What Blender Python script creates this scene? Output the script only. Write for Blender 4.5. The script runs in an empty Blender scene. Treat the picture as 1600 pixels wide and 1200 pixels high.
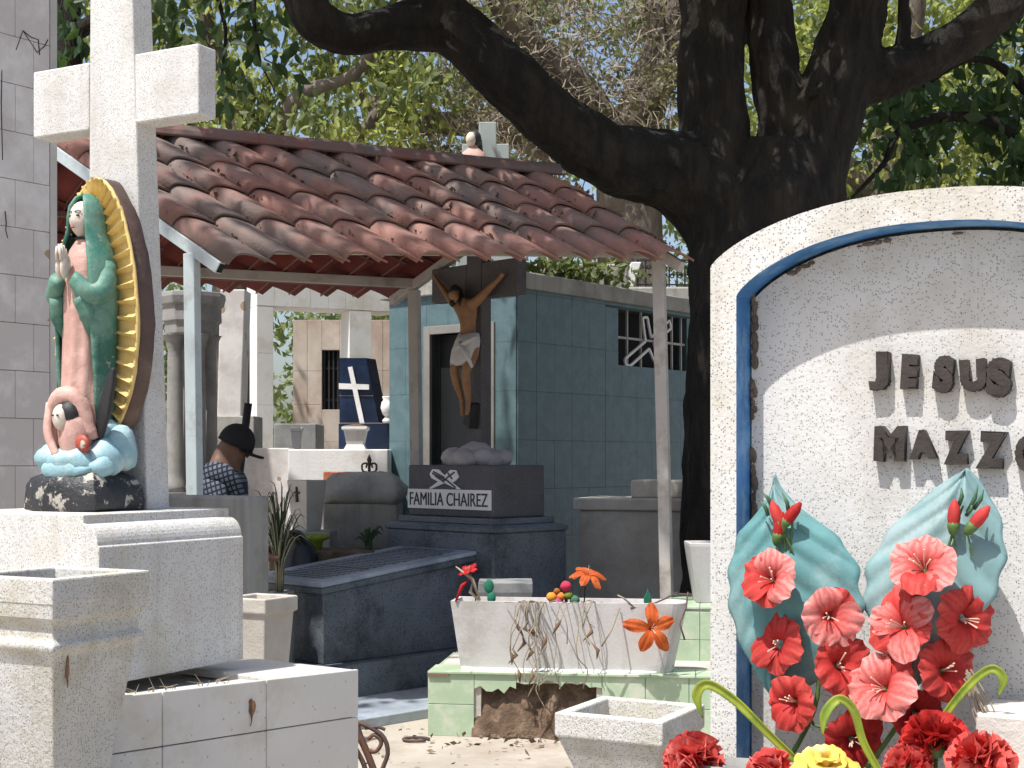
import bpy, bmesh, math, random
import numpy as np
from mathutils import Vector, Matrix, noise
random.seed(7); rng = np.random.default_rng(7)
S = bpy.context.scene; COL = S.collection; R = math.radians
F = 2220.0; EYE = 1.55; HOR = 720.0
# ---------------------------------------------------------------- camera, sky, sun, exposure
cd = bpy.data.cameras.new('camera'); cam = bpy.data.objects.new('camera', cd); COL.objects.link(cam)
cam.location = (0, 0, EYE); cam.rotation_euler = (R(90), 0, 0)
cd.sensor_width = 36; cd.lens = 36 * F / 1600; cd.shift_y = 120 / 1600; cd.clip_end = 600; cd.clip_start = .05
S.camera = cam
SUN_AZ, SUN_EL = 46, 65            # degrees left of the direction back to the camera, and up
W = bpy.data.worlds.new('World'); S.world = W; W.use_nodes = True
_n = W.node_tree.nodes; _bg = _n['Background']; _sky = _n.new('ShaderNodeTexSky')
_sky.sky_type = 'NISHITA'; _sky.sun_disc = False; _sky.sun_elevation = R(SUN_EL); _sky.sun_rotation = R(180 + SUN_AZ)
_sky.air_density = 1.0; _sky.dust_density = 3.0
W.node_tree.links.new(_sky.outputs[0], _bg.inputs[0]); _bg.inputs[1].default_value = .135
sl = bpy.data.lights.new('sun', 'SUN'); sl.energy = 5.0; sl.angle = R(.53); sl.color = (1, .976, .937)
sun = bpy.data.objects.new('sun', sl); COL.objects.link(sun); sun.location = (-6, -6, 14)
SD = Vector((-math.sin(R(SUN_AZ)) * math.cos(R(SUN_EL)), -math.cos(R(SUN_AZ)) * math.cos(R(SUN_EL)), math.sin(R(SUN_EL))))
sun.rotation_euler = (-SD).to_track_quat('-Z', 'Y').to_euler()
S.view_settings.view_transform = 'Standard'; S.view_settings.look = 'None'; S.view_settings.gamma = 1
S.view_settings.exposure = .44; S.render.engine = 'CYCLES'

# ---------------------------------------------------------------- helpers
def P(px, py, Z): return Vector(((px - 800) * Z / F, Z, EYE + (HOR - py) * Z / F))
def on_plane(px, py, o, a):
    "the point seen at a photo pixel on the vertical plane through o with ground direction a"
    d = Vector(((px - 800) / F, 1, (HOR - py) / F)); n = Vector((a[1], -a[0]))
    s = (n[0] * o[0] + n[1] * o[1]) / (n[0] * d[0] + n[1] * d[1]); p = d * s; p.z += EYE; return p

class MB:
    def __init__(s): s.v = []; s.f = []
    def add(s, v, f):
        o = len(s.v); s.v += [tuple(p) for p in v]; s.f += [tuple(i + o for i in q) for q in f]; return s
    def box(s, x0, x1, y0, y1, z0, z1, M=None):
        v = [Vector((x, y, z)) for z in (z0, z1) for y in (y0, y1) for x in (x0, x1)]
        if M: v = [M @ p for p in v]
        return s.add(v, [(0, 2, 3, 1), (4, 5, 7, 6), (0, 1, 5, 4), (2, 6, 7, 3), (0, 4, 6, 2), (1, 3, 7, 5)])
    def loft(s, rings, cap=True, closed=True):
        n = len(rings[0]); v = [p for r in rings for p in r]; f = []
        for i in range(len(rings) - 1):
            for j in range(n if closed else n - 1):
                k = (j + 1) % n; f.append((i * n + j, i * n + k, (i + 1) * n + k, (i + 1) * n + j))
        if cap: f += [tuple(range(n))[::-1], tuple(range((len(rings) - 1) * n, len(rings) * n))]
        return s.add(v, f)
    def tube(s, pts, r, n=8, jit=0, cap=True):
        pts = [Vector(p) for p in pts]; m = len(pts)
        rs = list(r) if hasattr(r, '__len__') else [r] * m; rings = []; up = None
        for i, p in enumerate(pts):
            t = (pts[min(i + 1, m - 1)] - pts[max(i - 1, 0)])
            t = t.normalized() if t.length > 1e-9 else Vector((0, 0, 1))
            if up is None: up = t.orthogonal().normalized()
            up = up - t * up.dot(t)
            up = up.normalized() if up.length > 1e-6 else t.orthogonal().normalized()
            w = t.cross(up)
            rings.append([p + (up * math.cos(2 * math.pi * k / n) + w * math.sin(2 * math.pi * k / n)) * rs[i] * (1 + (random.uniform(-jit, jit) if jit else 0)) for k in range(n)])
        return s.loft(rings, cap)
    def bar(s, a, b, w, h, up=(0, 0, 1)):
        "a square bar from a to b"
        a = Vector(a); b = Vector(b); t = (b - a).normalized(); up = Vector(up)
        sd = t.cross(up).normalized(); u = sd.cross(t)
        q = [(-1, -1), (1, -1), (1, 1), (-1, 1)]
        return s.loft([[p + sd * x * w / 2 + u * y * h / 2 for x, y in q] for p in (a, b)])
    def sq(s, prof, cx=0, cy=0, ky=1):
        "square lathe: list of (half width, height)"
        return s.loft([[(cx + h * a, cy + h * b * ky, z) for a, b in ((-1, -1), (1, -1), (1, 1), (-1, 1))] for h, z in prof])
    def lathe(s, prof, n=16, cx=0, cy=0, kx=1, ky=1, ph=0):
        return s.loft([[(cx + r * kx * math.cos(2 * math.pi * k / n + ph), cy + r * ky * math.sin(2 * math.pi * k / n + ph), z) for k in range(n)] for r, z in prof])
    def ell(s, c, r, n=12, m=8, M=None):
        c = Vector(c); rings = []
        for i in range(m + 1):
            a = math.pi * (i + .02) / (m + .04); q = []
            for k in range(n):
                b = 2 * math.pi * k / n
                p = Vector((r[0] * math.sin(a) * math.cos(b), r[1] * math.sin(a) * math.sin(b), -r[2] * math.cos(a)))
                q.append(c + (M @ p if M else p))
            rings.append(q)
        return s.loft(rings)
    def prism(s, poly, fn, d0, d1):
        "poly of (a, b); fn(a, b, d) gives the point"
        n = len(poly); v = [fn(a, b, d) for d in (d0, d1) for a, b in poly]
        f = [tuple(range(n))[::-1], tuple(range(n, 2 * n))] + [(i, (i + 1) % n, n + (i + 1) % n, n + i) for i in range(n)]
        return s.add(v, f)
    def grid(s, fn, nu, nv):
        v = [fn(i / nu, j / nv) for j in range(nv + 1) for i in range(nu + 1)]
        return s.add(v, [(j * (nu + 1) + i, j * (nu + 1) + i + 1, (j + 1) * (nu + 1) + i + 1, (j + 1) * (nu + 1) + i) for j in range(nv) for i in range(nu)])
    def rough(s, amt, sc=8, seed=0):
        s.v = [tuple(Vector(p) + noise.noise_vector(Vector(p) * sc + Vector((seed, 0, 0))) * amt) for p in s.v]; return s
    def mesh(s, name, mat, smooth=False):
        me = bpy.data.meshes.new(name); me.from_pydata(s.v, [], s.f)
        bm = bmesh.new(); bm.from_mesh(me); bmesh.ops.recalc_face_normals(bm, faces=bm.faces); bm.to_mesh(me); bm.free()
        if mat: me.materials.append(mat)
        if smooth: me.polygons.foreach_set('use_smooth', [True] * len(me.polygons))
        return me
    def build(s, name, mat, parent=None, smooth=False, bevel=0, segs=2, thick=0):
        return put(name, s.mesh(name, mat, smooth), parent, bevel, segs, thick)
def put(name, me, parent=None, bevel=0, segs=2, thick=0):
    o = bpy.data.objects.new(name, me); COL.objects.link(o); o.parent = parent
    if thick:
        m = o.modifiers.new('s', 'SOLIDIFY'); m.thickness = thick; m.offset = 0
    if bevel:
        m = o.modifiers.new('b', 'BEVEL'); m.width = bevel; m.segments = segs; m.limit_method = 'ANGLE'; m.angle_limit = R(35)
        m.harden_normals = False
    return o
def tag(o, label, cat, group=None):
    o['label'] = label; o['category'] = cat
    if group: o['group'] = group
    return o
def thing(name, label, cat, loc=(0, 0, 0), rz=0, group=None):
    o = bpy.data.objects.new(name, None); COL.objects.link(o); o.empty_display_size = .1
    o.location = loc; o.rotation_euler = (0, 0, R(rz)); return tag(o, label, cat, group)
def struct(o): o['kind'] = 'structure'; return o
def stuff(o): o['kind'] = 'stuff'; return o

# ---------------------------------------------------------------- materials
MATS = {}
def M(name, col, rough=.75, var=.18, vs=3.0, col2=None, c2amt=.5, c2s=1.2, speck=None, bump=.15, bs=40, stretch=(1, 1, 1), trans=0, tcol=None, sheen=0, metal=0, spec=.4, drip=None, chip=None, bd=None):
    if name in MATS: return MATS[name]
    m = bpy.data.materials.new(name); m.use_nodes = True; nt = m.node_tree; N = nt.nodes; L = nt.links
    b = N['Principled BSDF']; b.inputs['Roughness'].default_value = rough; b.inputs['Metallic'].default_value = metal
    b.inputs['Specular IOR Level'].default_value = spec
    geo = N.new('ShaderNodeNewGeometry'); mp = N.new('ShaderNodeMapping'); mp.inputs['Scale'].default_value = stretch
    L.new(geo.outputs['Position'], mp.inputs[0]); pos = mp.outputs[0]
    def nz(scale, det=5, r=.6, v=pos):
        t = N.new('ShaderNodeTexNoise'); t.inputs['Scale'].default_value = scale; t.inputs['Detail'].default_value = det; t.inputs['Roughness'].default_value = r
        L.new(v, t.inputs['Vector']); return t.outputs['Fac']
    def ramp(f, a, c):
        t = N.new('ShaderNodeMapRange'); t.inputs[1].default_value = a; t.inputs[2].default_value = c; L.new(f, t.inputs[0]); return t.outputs[0]
    def mix(fac, a, c, mode='MIX'):
        t = N.new('ShaderNodeMix'); t.data_type = 'RGBA'; t.blend_type = mode
        for k, x in ((0, fac), (6, a), (7, c)):
            if hasattr(x, 'is_linked'): L.new(x, t.inputs[k])
            elif k == 0: t.inputs[0].default_value = x
            else: t.inputs[k].default_value = (*x, 1)
        return t.outputs[2]
    c = mix(ramp(nz(vs), .3, .7), tuple(x * (1 - var) for x in col), tuple(min(1, x * (1 + var)) for x in col))
    if col2:
        c = mix(ramp(nz(c2s * 1.0, 6, .68), .62 - c2amt * .3, .72 - c2amt * .2), c, col2)
    if drip:      # rain streaks: colour, amount
        dm = N.new('ShaderNodeMapping'); dm.inputs['Scale'].default_value = (14, 14, .9); L.new(geo.outputs['Position'], dm.inputs[0])
        f = ramp(nz(1.0, 4, .6, dm.outputs[0]), .52, .75)
        mm = N.new('ShaderNodeMath'); mm.operation = 'MULTIPLY'; mm.inputs[1].default_value = drip[1]; L.new(f, mm.inputs[0])
        c = mix(mm.outputs[0], c, drip[0])
    if speck:     # list of (colour, scale, share)
        for sc_col, sc, sh in speck:
            vo = N.new('ShaderNodeTexVoronoi'); vo.inputs['Scale'].default_value = sc; L.new(pos, vo.inputs['Vector'])
            sp = N.new('ShaderNodeSeparateColor'); L.new(vo.outputs['Color'], sp.inputs[0])
            g = N.new('ShaderNodeMath'); g.operation = 'LESS_THAN'; g.inputs[1].default_value = sh; L.new(sp.outputs[0], g.inputs[0])
            h = N.new('ShaderNodeMath'); h.operation = 'LESS_THAN'; h.inputs[1].default_value = .42; L.new(vo.outputs['Distance'], h.inputs[0])
            q = N.new('ShaderNodeMath'); q.operation = 'MULTIPLY'; L.new(g.outputs[0], q.inputs[0]); L.new(h.outputs[0], q.inputs[1])
            c = mix(q.outputs[0], c, sc_col)
    if chip:      # flaked paint: colour, scale, threshold
        f = ramp(nz(chip[1], 7, .7), chip[2], chip[2] + .03); c = mix(f, c, chip[0])
    L.new(c, b.inputs['Base Color'])
    if bump:
        bp = N.new('ShaderNodeBump'); bp.inputs['Strength'].default_value = bump; bp.inputs['Distance'].default_value = bd or .6 / bs
        L.new(nz(bs, 6, .65), bp.inputs['Height']); L.new(bp.outputs[0], b.inputs['Normal'])
    if trans:
        t = N.new('ShaderNodeBsdfTranslucent'); ms = N.new('ShaderNodeMixShader'); ms.inputs[0].default_value = trans
        if tcol: t.inputs[0].default_value = (*tcol, 1)
        else: L.new(c, t.inputs[0])
        L.new(b.outputs[0], ms.inputs[1]); L.new(t.outputs[0], ms.inputs[2]); L.new(ms.outputs[0], N['Material Output'].inputs[0])
    MATS[name] = m; return m

dk = (.10, .09, .08)
granito = M('white_terrazzo', (.56, .552, .53), .8, .1, 2.2, speck=[((.17, .16, .15), 250, .17), ((.36, .345, .32), 170, .2)], col2=(.50, .47, .41), c2amt=.5, c2s=3.5, bump=.4, bs=110, drip=((.38, .34, .28), .5), chip=((.30, .26, .21), 9, .70))
granito2 = M('coarse_terrazzo', (.52, .51, .48), .85, .1, 3, speck=[((.15, .14, .12), 270, .2), ((.32, .305, .28), 180, .2)], col2=(.44, .41, .34), c2amt=.5, c2s=4, bump=.6, bs=90, drip=((.40, .36, .29), .4))
granito3 = M('pale_terrazzo', (.57, .56, .54), .8, .07, 2, speck=[((.20, .19, .18), 280, .15), ((.38, .36, .34), 180, .18)], bump=.35, bs=120, col2=(.48, .46, .42), c2amt=.4, c2s=3, drip=((.40, .37, .33), .4))
blue_paint = M('blue_paint', (.05, .19, .44), .55, .2, 7, col2=(.17, .34, .56), c2amt=.5, c2s=9, drip=((.03, .10, .24), .5), chip=((.45, .43, .4), 16, .7), bump=.2, bs=60)
white_tile = M('white_tile', (.62, .60, .565), .35, .06, 4, speck=[((.42, .37, .31), 110, .02)], col2=(.53, .49, .42), c2amt=.4, c2s=3, bump=.03, bs=30)
marble = M('grey_marble', (.62, .595, .57), .45, .10, 2.5, col2=(.49, .45, .425), c2amt=.75, c2s=3.5, bump=.05, bs=30, speck=[((.33, .24, .15), 9, .05)])
beige_marble = M('beige_marble', (.46, .40, .34), .5, .15, 2, col2=(.36, .27, .22), c2amt=.75, c2s=1.6, bump=.05, bs=20, drip=((.30, .25, .21), .4))
concrete = M('grey_concrete', (.34, .33, .30), .9, .15, 3, col2=(.22, .21, .18), c2amt=.5, c2s=2, bump=.4, bs=50, drip=((.17, .16, .14), .6))
light_concrete = M('pale_concrete', (.50, .47, .42), .9, .12, 2, col2=(.38, .34, .29), c2amt=.5, c2s=1.5, bump=.4, bs=60)
grey_cement = M('grey_cement', (.27, .27, .26), .9, .15, 2, col2=(.18, .18, .17), c2amt=.5, c2s=2, bump=.3, bs=60, drip=((.14, .14, .13), .5))
white_wash = M('whitewash', (.72, .71, .69), .8, .06, 2, col2=(.55, .52, .48), c2amt=.25, c2s=2, bump=.2, bs=40, drip=((.48, .45, .4), .35))
planter_white = M('planter_paint', (.52, .50, .49), .75, .06, 3, col2=(.42, .40, .37), c2amt=.4, c2s=3, bump=.2, bs=50, drip=((.30, .28, .25), .4))
dark_granite = M('dark_granito', (.12, .137, .153), .55, .2, 3, speck=[((.16, .17, .19), 140, .2), ((.02, .02, .025), 110, .2)], bump=.12, bs=90, col2=(.05, .056, .07), c2amt=.4, c2s=2)
dark_stone = M('dark_stone', (.085, .08, .085), .7, .2, 4, speck=[((.15, .14, .14), 130, .2)], bump=.25, bs=80)
slate_marble = M('blue_grey_marble', (.34, .38, .43), .35, .15, 3, col2=(.24, .27, .31), c2amt=.5, c2s=4, bump=.05)
navy = M('navy_tile', (.012, .022, .05), .2, .3, 3, bump=.02, bs=20, col2=(.02, .035, .08), c2amt=.5, c2s=3)
blue_tile = M('blue_tile', (.105, .168, .183), .38, .10, 7, col2=(.085, .14, .155), c2amt=.6, c2s=9, bump=.06, bs=25)
green_tile = M('green_tile', (.36, .46, .31), .4, .1, 5, col2=(.50, .52, .42), c2amt=.4, c2s=5, bump=.05, bs=30)
terracotta = M('weathered_tile', (.265, .132, .105), .85, .2, 3, col2=(.165, .125, .11), c2amt=.65, c2s=1.6, bump=.35, bs=45, drip=((.14, .11, .095), .5))
ridge_red = M('ridge_tile', (.17, .075, .06), .85, .25, 3, col2=(.12, .09, .08), c2amt=.8, c2s=2.5, bump=.35, bs=45)
steel_blue = M('pale_blue_steel', (.46, .52, .53), .5, .07, 4, col2=(.37, .40, .39), c2amt=.3, c2s=5, bump=.06)
steel_cream = M('cream_steel', (.40, .37, .34), .55, .1, 4, col2=(.28, .24, .21), c2amt=.4, c2s=5, bump=.08)
iron = M('black_iron', (.02, .02, .022), .5, .3, 9, bump=.1)
rust_iron = M('rusty_iron', (.07, .05, .045), .7, .3, 12, col2=(.13, .06, .035), c2amt=.5, c2s=9, bump=.2)
void = M('dark_interior', (.012, .013, .014), .9, .2, 3, bump=0)
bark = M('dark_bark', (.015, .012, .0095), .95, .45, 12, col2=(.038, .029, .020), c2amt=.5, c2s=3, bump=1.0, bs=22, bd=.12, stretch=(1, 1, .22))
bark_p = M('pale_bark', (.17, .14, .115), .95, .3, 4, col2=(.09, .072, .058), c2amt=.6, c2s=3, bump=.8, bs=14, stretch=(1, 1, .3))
twig = M('dry_twig', (.27, .225, .165), .9, .3, 3, bump=0)
soil = M('dry_soil', (.115, .075, .048), 1, .35, 9, col2=(.2, .14, .095), c2amt=.5, c2s=12, bump=.9, bs=35)
ground_m = M('dusty_concrete', (.38, .34, .285), .95, .12, 1.2, col2=(.30, .25, .20), c2amt=.55, c2s=1.4, bump=.4, bs=30, speck=[((.2, .16, .12), 25, .06)])
litter = M('dead_leaves', (.13, .09, .055), .95, .45, 14, col2=(.24, .18, .11), c2amt=.5, c2s=30, bump=.2)
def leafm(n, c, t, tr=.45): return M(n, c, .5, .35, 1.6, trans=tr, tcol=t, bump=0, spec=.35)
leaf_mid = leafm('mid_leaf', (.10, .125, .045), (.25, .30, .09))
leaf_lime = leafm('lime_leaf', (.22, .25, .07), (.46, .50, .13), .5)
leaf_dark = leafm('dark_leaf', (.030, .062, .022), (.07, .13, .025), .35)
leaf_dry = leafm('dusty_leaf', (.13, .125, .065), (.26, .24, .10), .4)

# ---------------------------------------------------------------- leaves in bulk
def leaf_mesh(name, mat, cen, size, droop=.3, shape=4, var=.35):
    n = len(cen); cen = np.asarray(cen, float)
    d = rng.normal(size=(n, 3)); d[:, 2] -= droop * 1.6; d /= np.linalg.norm(d, axis=1)[:, None]
    s = np.cross(d, rng.normal(size=(n, 3))); s /= np.linalg.norm(s, axis=1)[:, None] + 1e-9
    nn = np.cross(d, s); L = (size * (1 + var * rng.uniform(-1, 1, n)))[:, None]
    if shape == 4:
        pts = [cen, cen + d * L * .5 + s * L * .24 + nn * L * .06, cen + d * L, cen + d * L * .5 - s * L * .24 + nn * L * .06]; idx = [(0, 1, 2), (0, 2, 3)]
    else:
        a = .10; pts = [cen, cen + d * L * .28 + s * L * .22 + nn * L * a, cen + d * L * .62 + s * L * .2 + nn * L * a, cen + d * L - nn * L * .06, cen + d * L * .62 - s * L * .2 + nn * L * a, cen + d * L * .28 - s * L * .22 + nn * L * a, cen + d * L * .6]
        idx = [(0, 1, 6), (1, 2, 6), (2, 3, 6), (6, 3, 4), (6, 4, 5), (0, 6, 5)]
    k = len(pts); V = np.stack(pts, 1).reshape(-1, 3); I = (np.array(idx)[None] + (np.arange(n) * k)[:, None, None]).reshape(-1, 3)
    me = bpy.data.meshes.new(name); me.vertices.add(len(V)); me.vertices.foreach_set('co', V.ravel())
    me.loops.add(I.size); me.loops.foreach_set('vertex_index', I.ravel().astype(np.int32))
    me.polygons.add(len(I)); me.polygons.foreach_set('loop_start', (np.arange(len(I)) * 3).astype(np.int32))
    me.update(); me.validate(); me.materials.append(mat); return me
def cloud(c, r, n, hollow=.35):
    d = rng.normal(size=(n, 3)); d /= np.linalg.norm(d, axis=1)[:, None]
    return np.array(c) + d * (hollow + (1 - hollow) * rng.uniform(0, 1, n) ** .6)[:, None] * np.array(r)
def clumps(boxes, per, rad, squash=.7):
    "boxes: list of ((x0,x1),(y0,y1),(z0,z1),count); returns leaf centres in clumps"
    out = []
    for bx, by, bz, cnt in boxes:
        for _ in range(cnt):
            c = (rng.uniform(*bx), rng.uniform(*by), rng.uniform(*bz)); r = rad * rng.uniform(.55, 1.35)
            out.append(cloud(c, (r, r, r * squash), int(per * rng.uniform(.6, 1.4)), .15))
    return np.concatenate(out)
def curve_pts(pts, n=14):
    "smooth Catmull-Rom path"
    pts = [Vector(p) for p in pts]; q = [pts[0] * 2 - pts[1]] + pts + [pts[-1] * 2 - pts[-2]]; out = []
    m = len(pts) - 1
    for i in range(n + 1):
        t = i / n * m; k = min(int(t), m - 1); t -= k; a, b, c, d = q[k:k + 4]
        out.append(.5 * ((2 * b) + (c - a) * t + (2 * a - 5 * b + 4 * c - d) * t * t + (3 * b - a - 3 * c + d) * t ** 3))
    return out
def lerp_list(v, n):
    m = len(v) - 1; return [v[min(int(i / n * m), m - 1)] + (v[min(int(i / n * m), m - 1) + 1] - v[min(int(i / n * m), m - 1)]) * (i / n * m - min(int(i / n * m), m - 1)) for i in range(n + 1)]
def text_mesh(txt, size, depth, mat, off=0, bevel=0):
    cu = bpy.data.curves.new('lettering', 'FONT'); cu.body = txt; cu.size = size; cu.extrude = depth; cu.offset = off; cu.bevel_depth = bevel
    cu.align_x = 'LEFT'; o = bpy.data.objects.new('lettering', cu); COL.objects.link(o)
    bpy.context.view_layer.update()
    me = bpy.data.meshes.new_from_object(o.evaluated_get(bpy.context.evaluated_depsgraph_get())); bpy.data.objects.remove(o); bpy.data.curves.remove(cu)
    me.materials.clear(); me.materials.append(mat); return me
def fit_text(me, x0, x1, z0, z1, y=0):
    "scale a flat text mesh into the box and stand it up in the xz plane facing -y"
    v = np.empty(len(me.vertices) * 3); me.vertices.foreach_get('co', v); v = v.reshape(-1, 3)
    a = v.min(0); b = v.max(0); o = np.empty_like(v)
    o[:, 0] = x0 + (v[:, 0] - a[0]) / (b[0] - a[0]) * (x1 - x0); o[:, 2] = z0 + (v[:, 1] - a[1]) / (b[1] - a[1]) * (z1 - z0); o[:, 1] = y - v[:, 2]
    me.vertices.foreach_set('co', o.ravel()); me.update(); return me
def loc_of(o, p): return Matrix.Rotation(-o.rotation_euler.z, 3, 'Z') @ (Vector(p) - o.location)
# ================================================================ ground
g = MB().grid(lambda u, v: (-90 + 180 * u, -40 + 220 * v, 0), 4, 4).build('ground', ground_m); struct(g)

# ================================================================ grave with the tall white cross (left)
A = 28
base = thing('tiled_grave_base', 'white tiled grave base with cracked top under the tall white cross', 'grave')
n0 = Vector((-1.095, 3.89, .905)); dirn = Vector((.574, .819, 0)); s1 = 1.0; back = Vector((-.88, .475, 0))
def bp(s, z, w=0): return n0 + dirn * s + Vector((.819, -.574, 0)) * w + Vector((0, 0, z - n0.z))
c0 = bp(-.9, 0); c1 = bp(.985, 0)
topz = lambda s: .905 - .045 * (s / 1.0)
mb = MB(); ring = []
for zf in (0, 1):
    ring.append([(p + q) + Vector((0, 0, (topz(s) - .028) * zf)) for p, s, q in ((c0, -.9, Vector()), (c1, 1, Vector()), (c1, 1, back * 1.25), (c0, -.9, back * 1.25))])
mb.loft(ring).build('core', light_concrete, base)
for i, (sa, sb) in enumerate(((-.66, -.25), (-.247, .163), (.166, .574), (.577, 1.0))):
    zz = [(.0, .30), (.303, .525), (.528, .748), (.751, 0)]
    for (z0, z1) in zz:
        t = MB(); pts = []
        for w in (.001, .016):
            for s, top in ((sa, 0), (sb, 0), (sb, 1), (sa, 1)):
                zt = (z1 if z1 else topz(s)) if top else z0 + (topz(s) - .905 if z0 > .7 else 0)
                if top and z1 == .748: zt = z1 + topz(s) - .905
                pts.append(bp(s, zt, w))
        t.add(pts, [(3, 2, 1, 0), (4, 5, 6, 7), (0, 1, 5, 4), (1, 2, 6, 5), (2, 3, 7, 6), (3, 0, 4, 7)]).build('tile', white_tile, base, bevel=.003)
for sa, sb, w0, dz in ((-.66, .09, .27, 0), (.10, .62, .14, -.012), (.63, 1.0, .46, 0)):   # cover tiles, one of them broken short
    t = MB(); pts = []
    for k in (0, 1):
        for s, w in ((sa, .012), (sb, .012), (sb, -w0), (sa, -w0 * (.75 if dz else 1))):
            pts.append(bp(s, topz(s) - .026 + .024 * k + (dz if dz else 0), w))
    t.add(pts, [(3, 2, 1, 0), (4, 5, 6, 7), (0, 1, 5, 4), (1, 2, 6, 5), (2, 3, 7, 6), (3, 0, 4, 7)]).build('cover_tile', white_tile if not dz else granito3, base, bevel=.004)
gl = Vector((-1.29, 4.576, 0))
ped = thing('cross_pedestal', 'speckled white terrazzo pedestal with rounded shoulder under the painted statue', 'pedestal', gl, -A)
prof = [(-.36, .905), (.346, .905), (.346, 1.304)]
prof += [(.346 - .006 - .052 * (1 - math.cos(a)), 1.306 + .062 * math.sin(a)) for a in [math.pi / 2 * k / 8 for k in range(9)]]
prof += [(.286, 1.371), (.286, 1.395), (-.30, 1.395), (-.30, 1.371)]
prof += [(-.36 + .006 + .052 * (1 - math.cos(a)), 1.306 + .062 * math.sin(a)) for a in [math.pi / 2 * k / 8 for k in range(8, -1, -1)]] + [(-.36, 1.304)]
MB().prism(prof, lambda a, b, d: (a, d, b), -.411, .236).build('block', granito, ped, bevel=.006)
crs = thing('stone_cross', 'tall white terrazzo cross rising behind the painted statue', 'cross', gl, -A)
q = MB()
def shaft(z): f = (z - 1.395) / 1.8; return -.105 + .012 * f, .152 - .070 * f, .105 - .015 * f
q.loft([[(a, 0, z), (b, 0, z), (b, d, z), (a, d, z)] for z in (1.393, 2.63, 3.3) for a, b, d in [shaft(z)]]).build('shaft', granito3, crs, bevel=.006)
MB().box(-.352, -.099, .003, .088, 2.626, 2.848).build('arm', granito3, crs, bevel=.006)
MB().box(.095, .357, .003, .088, 2.626, 2.848).build('arm', granito3, crs, bevel=.006)

# ---- front pot on the left, with mouldings
def pot_profile(h, z1, parts): return [(h * k, z1 - d) for k, d in parts]
plin = thing('stone_plinth', 'low pale plinth under the terrazzo pot with double moulding', 'plinth', (-1.105 - .05, 3.4 + .21, 0), -A)
MB().box(-.3, .3, -.3, .3, 0, .60).build('block', light_concrete, plin, bevel=.01)
pot = thing('flower_pot', 'large terrazzo flower pot with double moulding beside the white tiled grave', 'flower pot', (-1.105 - .062, 3.4 + .222, .602), -A)
ph = .168
outer = [(.07, 0), (.078, .02), (.138, .44), (.143, .475), (.158, .488), (.160, .502), (.148, .515), (.146, .545), (.163, .568), (.166, .60), (.168, .604), (.168, .664)]
MB().sq(outer + [(.132, .664), (.126, .55), (.118, .548)]).build('body', granito2, pot, bevel=.005)
MB().grid(lambda u, v: ((u - .5) * .25, (v - .5) * .25, .585 + .012 * noise.noise(Vector((u * 6, v * 6, 1)))), 10, 10).build('soil', soil, pot)

# ---- pot behind the pedestal
pp = thing('flower_pot', 'plain grey tapered pot with flat rim tucked behind the white pedestal', 'flower pot', (-1.115, 6.3, .35), -A)
MB().sq([(.07, 0), (.105, .53), (.118, .535), (.118, .60), (.095, .60), (.09, .52)]).build('body', light_concrete, pp, bevel=.006)
pb = thing('stone_plinth', 'low concrete plinth below the plain grey pot', 'plinth', (-1.13, 6.3, 0), -A)
MB().box(-.2, .2, -.2, .2, 0, .349).build('block', light_concrete, pb, bevel=.01)

# ================================================================ arched headstone (right)
HS = thing('arched_headstone', 'white speckled arched headstone with blue recessed border and raised dark lettering', 'headstone', (.419, 3.0, 0), -A)
W2 = .45
def arch(t, e=0):   # outer height of the frame at t from its left edge
    x = (t - W2) / (W2 - e) if e < W2 else 0
    return 1.958 + .126 * max(0, 1 - abs(x) ** 2.25) ** .75
def outline(e, n=26):
    pts = []
    for i in range(n + 1):
        t = e + (2 * W2 - 2 * e) * (.5 - .5 * math.cos(math.pi * i / n)); pts.append((t, arch(t, e) - e * 1.12))
    return pts
o_out, o_in = outline(0), outline(.057)
fr = MB(); n = len(o_out); y0, y1 = 0, .094
front = [(a, y0, b) for a, b in o_out] + [(a, y0, b) for a, b in o_in]
out_p = [(0, .3)] + o_out + [(2 * W2, .3)]; in_p = [(.057, .3)] + o_in + [(2 * W2 - .057, .3)]
m = len(out_p)
fr.add([(a, y0, b) for a, b in out_p] + [(a, y0, b) for a, b in in_p], [(i, i + 1, m + i + 1, m + i) for i in range(m - 1)]).build('frame_face', granito, HS)
MB().loft([[(a, y, b) for a, b in out_p] for y in (y0, .016)], cap=False, closed=False).build('blue_edge', blue_paint, HS)
MB().loft([[(a, y, b) for a, b in out_p] for y in (.016, .21)], cap=False, closed=False).build('frame_side', granito, HS)
MB().loft([[(a, y, b) for a, b in in_p] for y in (y0, .1)], cap=False, closed=False).build('blue_reveal', blue_paint, HS)
panel = [(.060, .3)] + [(a, b - .004) for a, b in outline(.060)] + [(2 * W2 - .060, .3)]
k = len(panel)
pan = MB().add([(a, .091, b) for a, b in panel], [tuple(range(k))]).build('panel', granito3, HS)
MB().add([(a, .21, b) for a, b in out_p], [tuple(range(m))]).build('back', granito, HS)
stain = M('mortar_stain', (.15, .115, .085), .95, .4, 20, bump=.8, bs=50)
sm = MB()                                              # crumbled mortar along the joint of the panel
for i in range(70):
    z = 1.2 + (i / 70) * .7 + random.uniform(-.01, .01)
    if noise.noise(Vector((z * 9, 3, 0))) < -.12: continue
    sm.ell((.064 + random.uniform(-.003, .005), .088, z), (random.uniform(.003, .009), .004, random.uniform(.006, .02)), 6, 4)
for a, b in outline(.064, 60)[2:-2]:
    if noise.noise(Vector((a * 14, 1, 4))) < .02: continue
    sm.ell((a, .088, b - .006), (random.uniform(.005, .014), .003, random.uniform(.002, .006)), 6, 4)
sm.build('mortar_joint', stain, HS, True)
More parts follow.
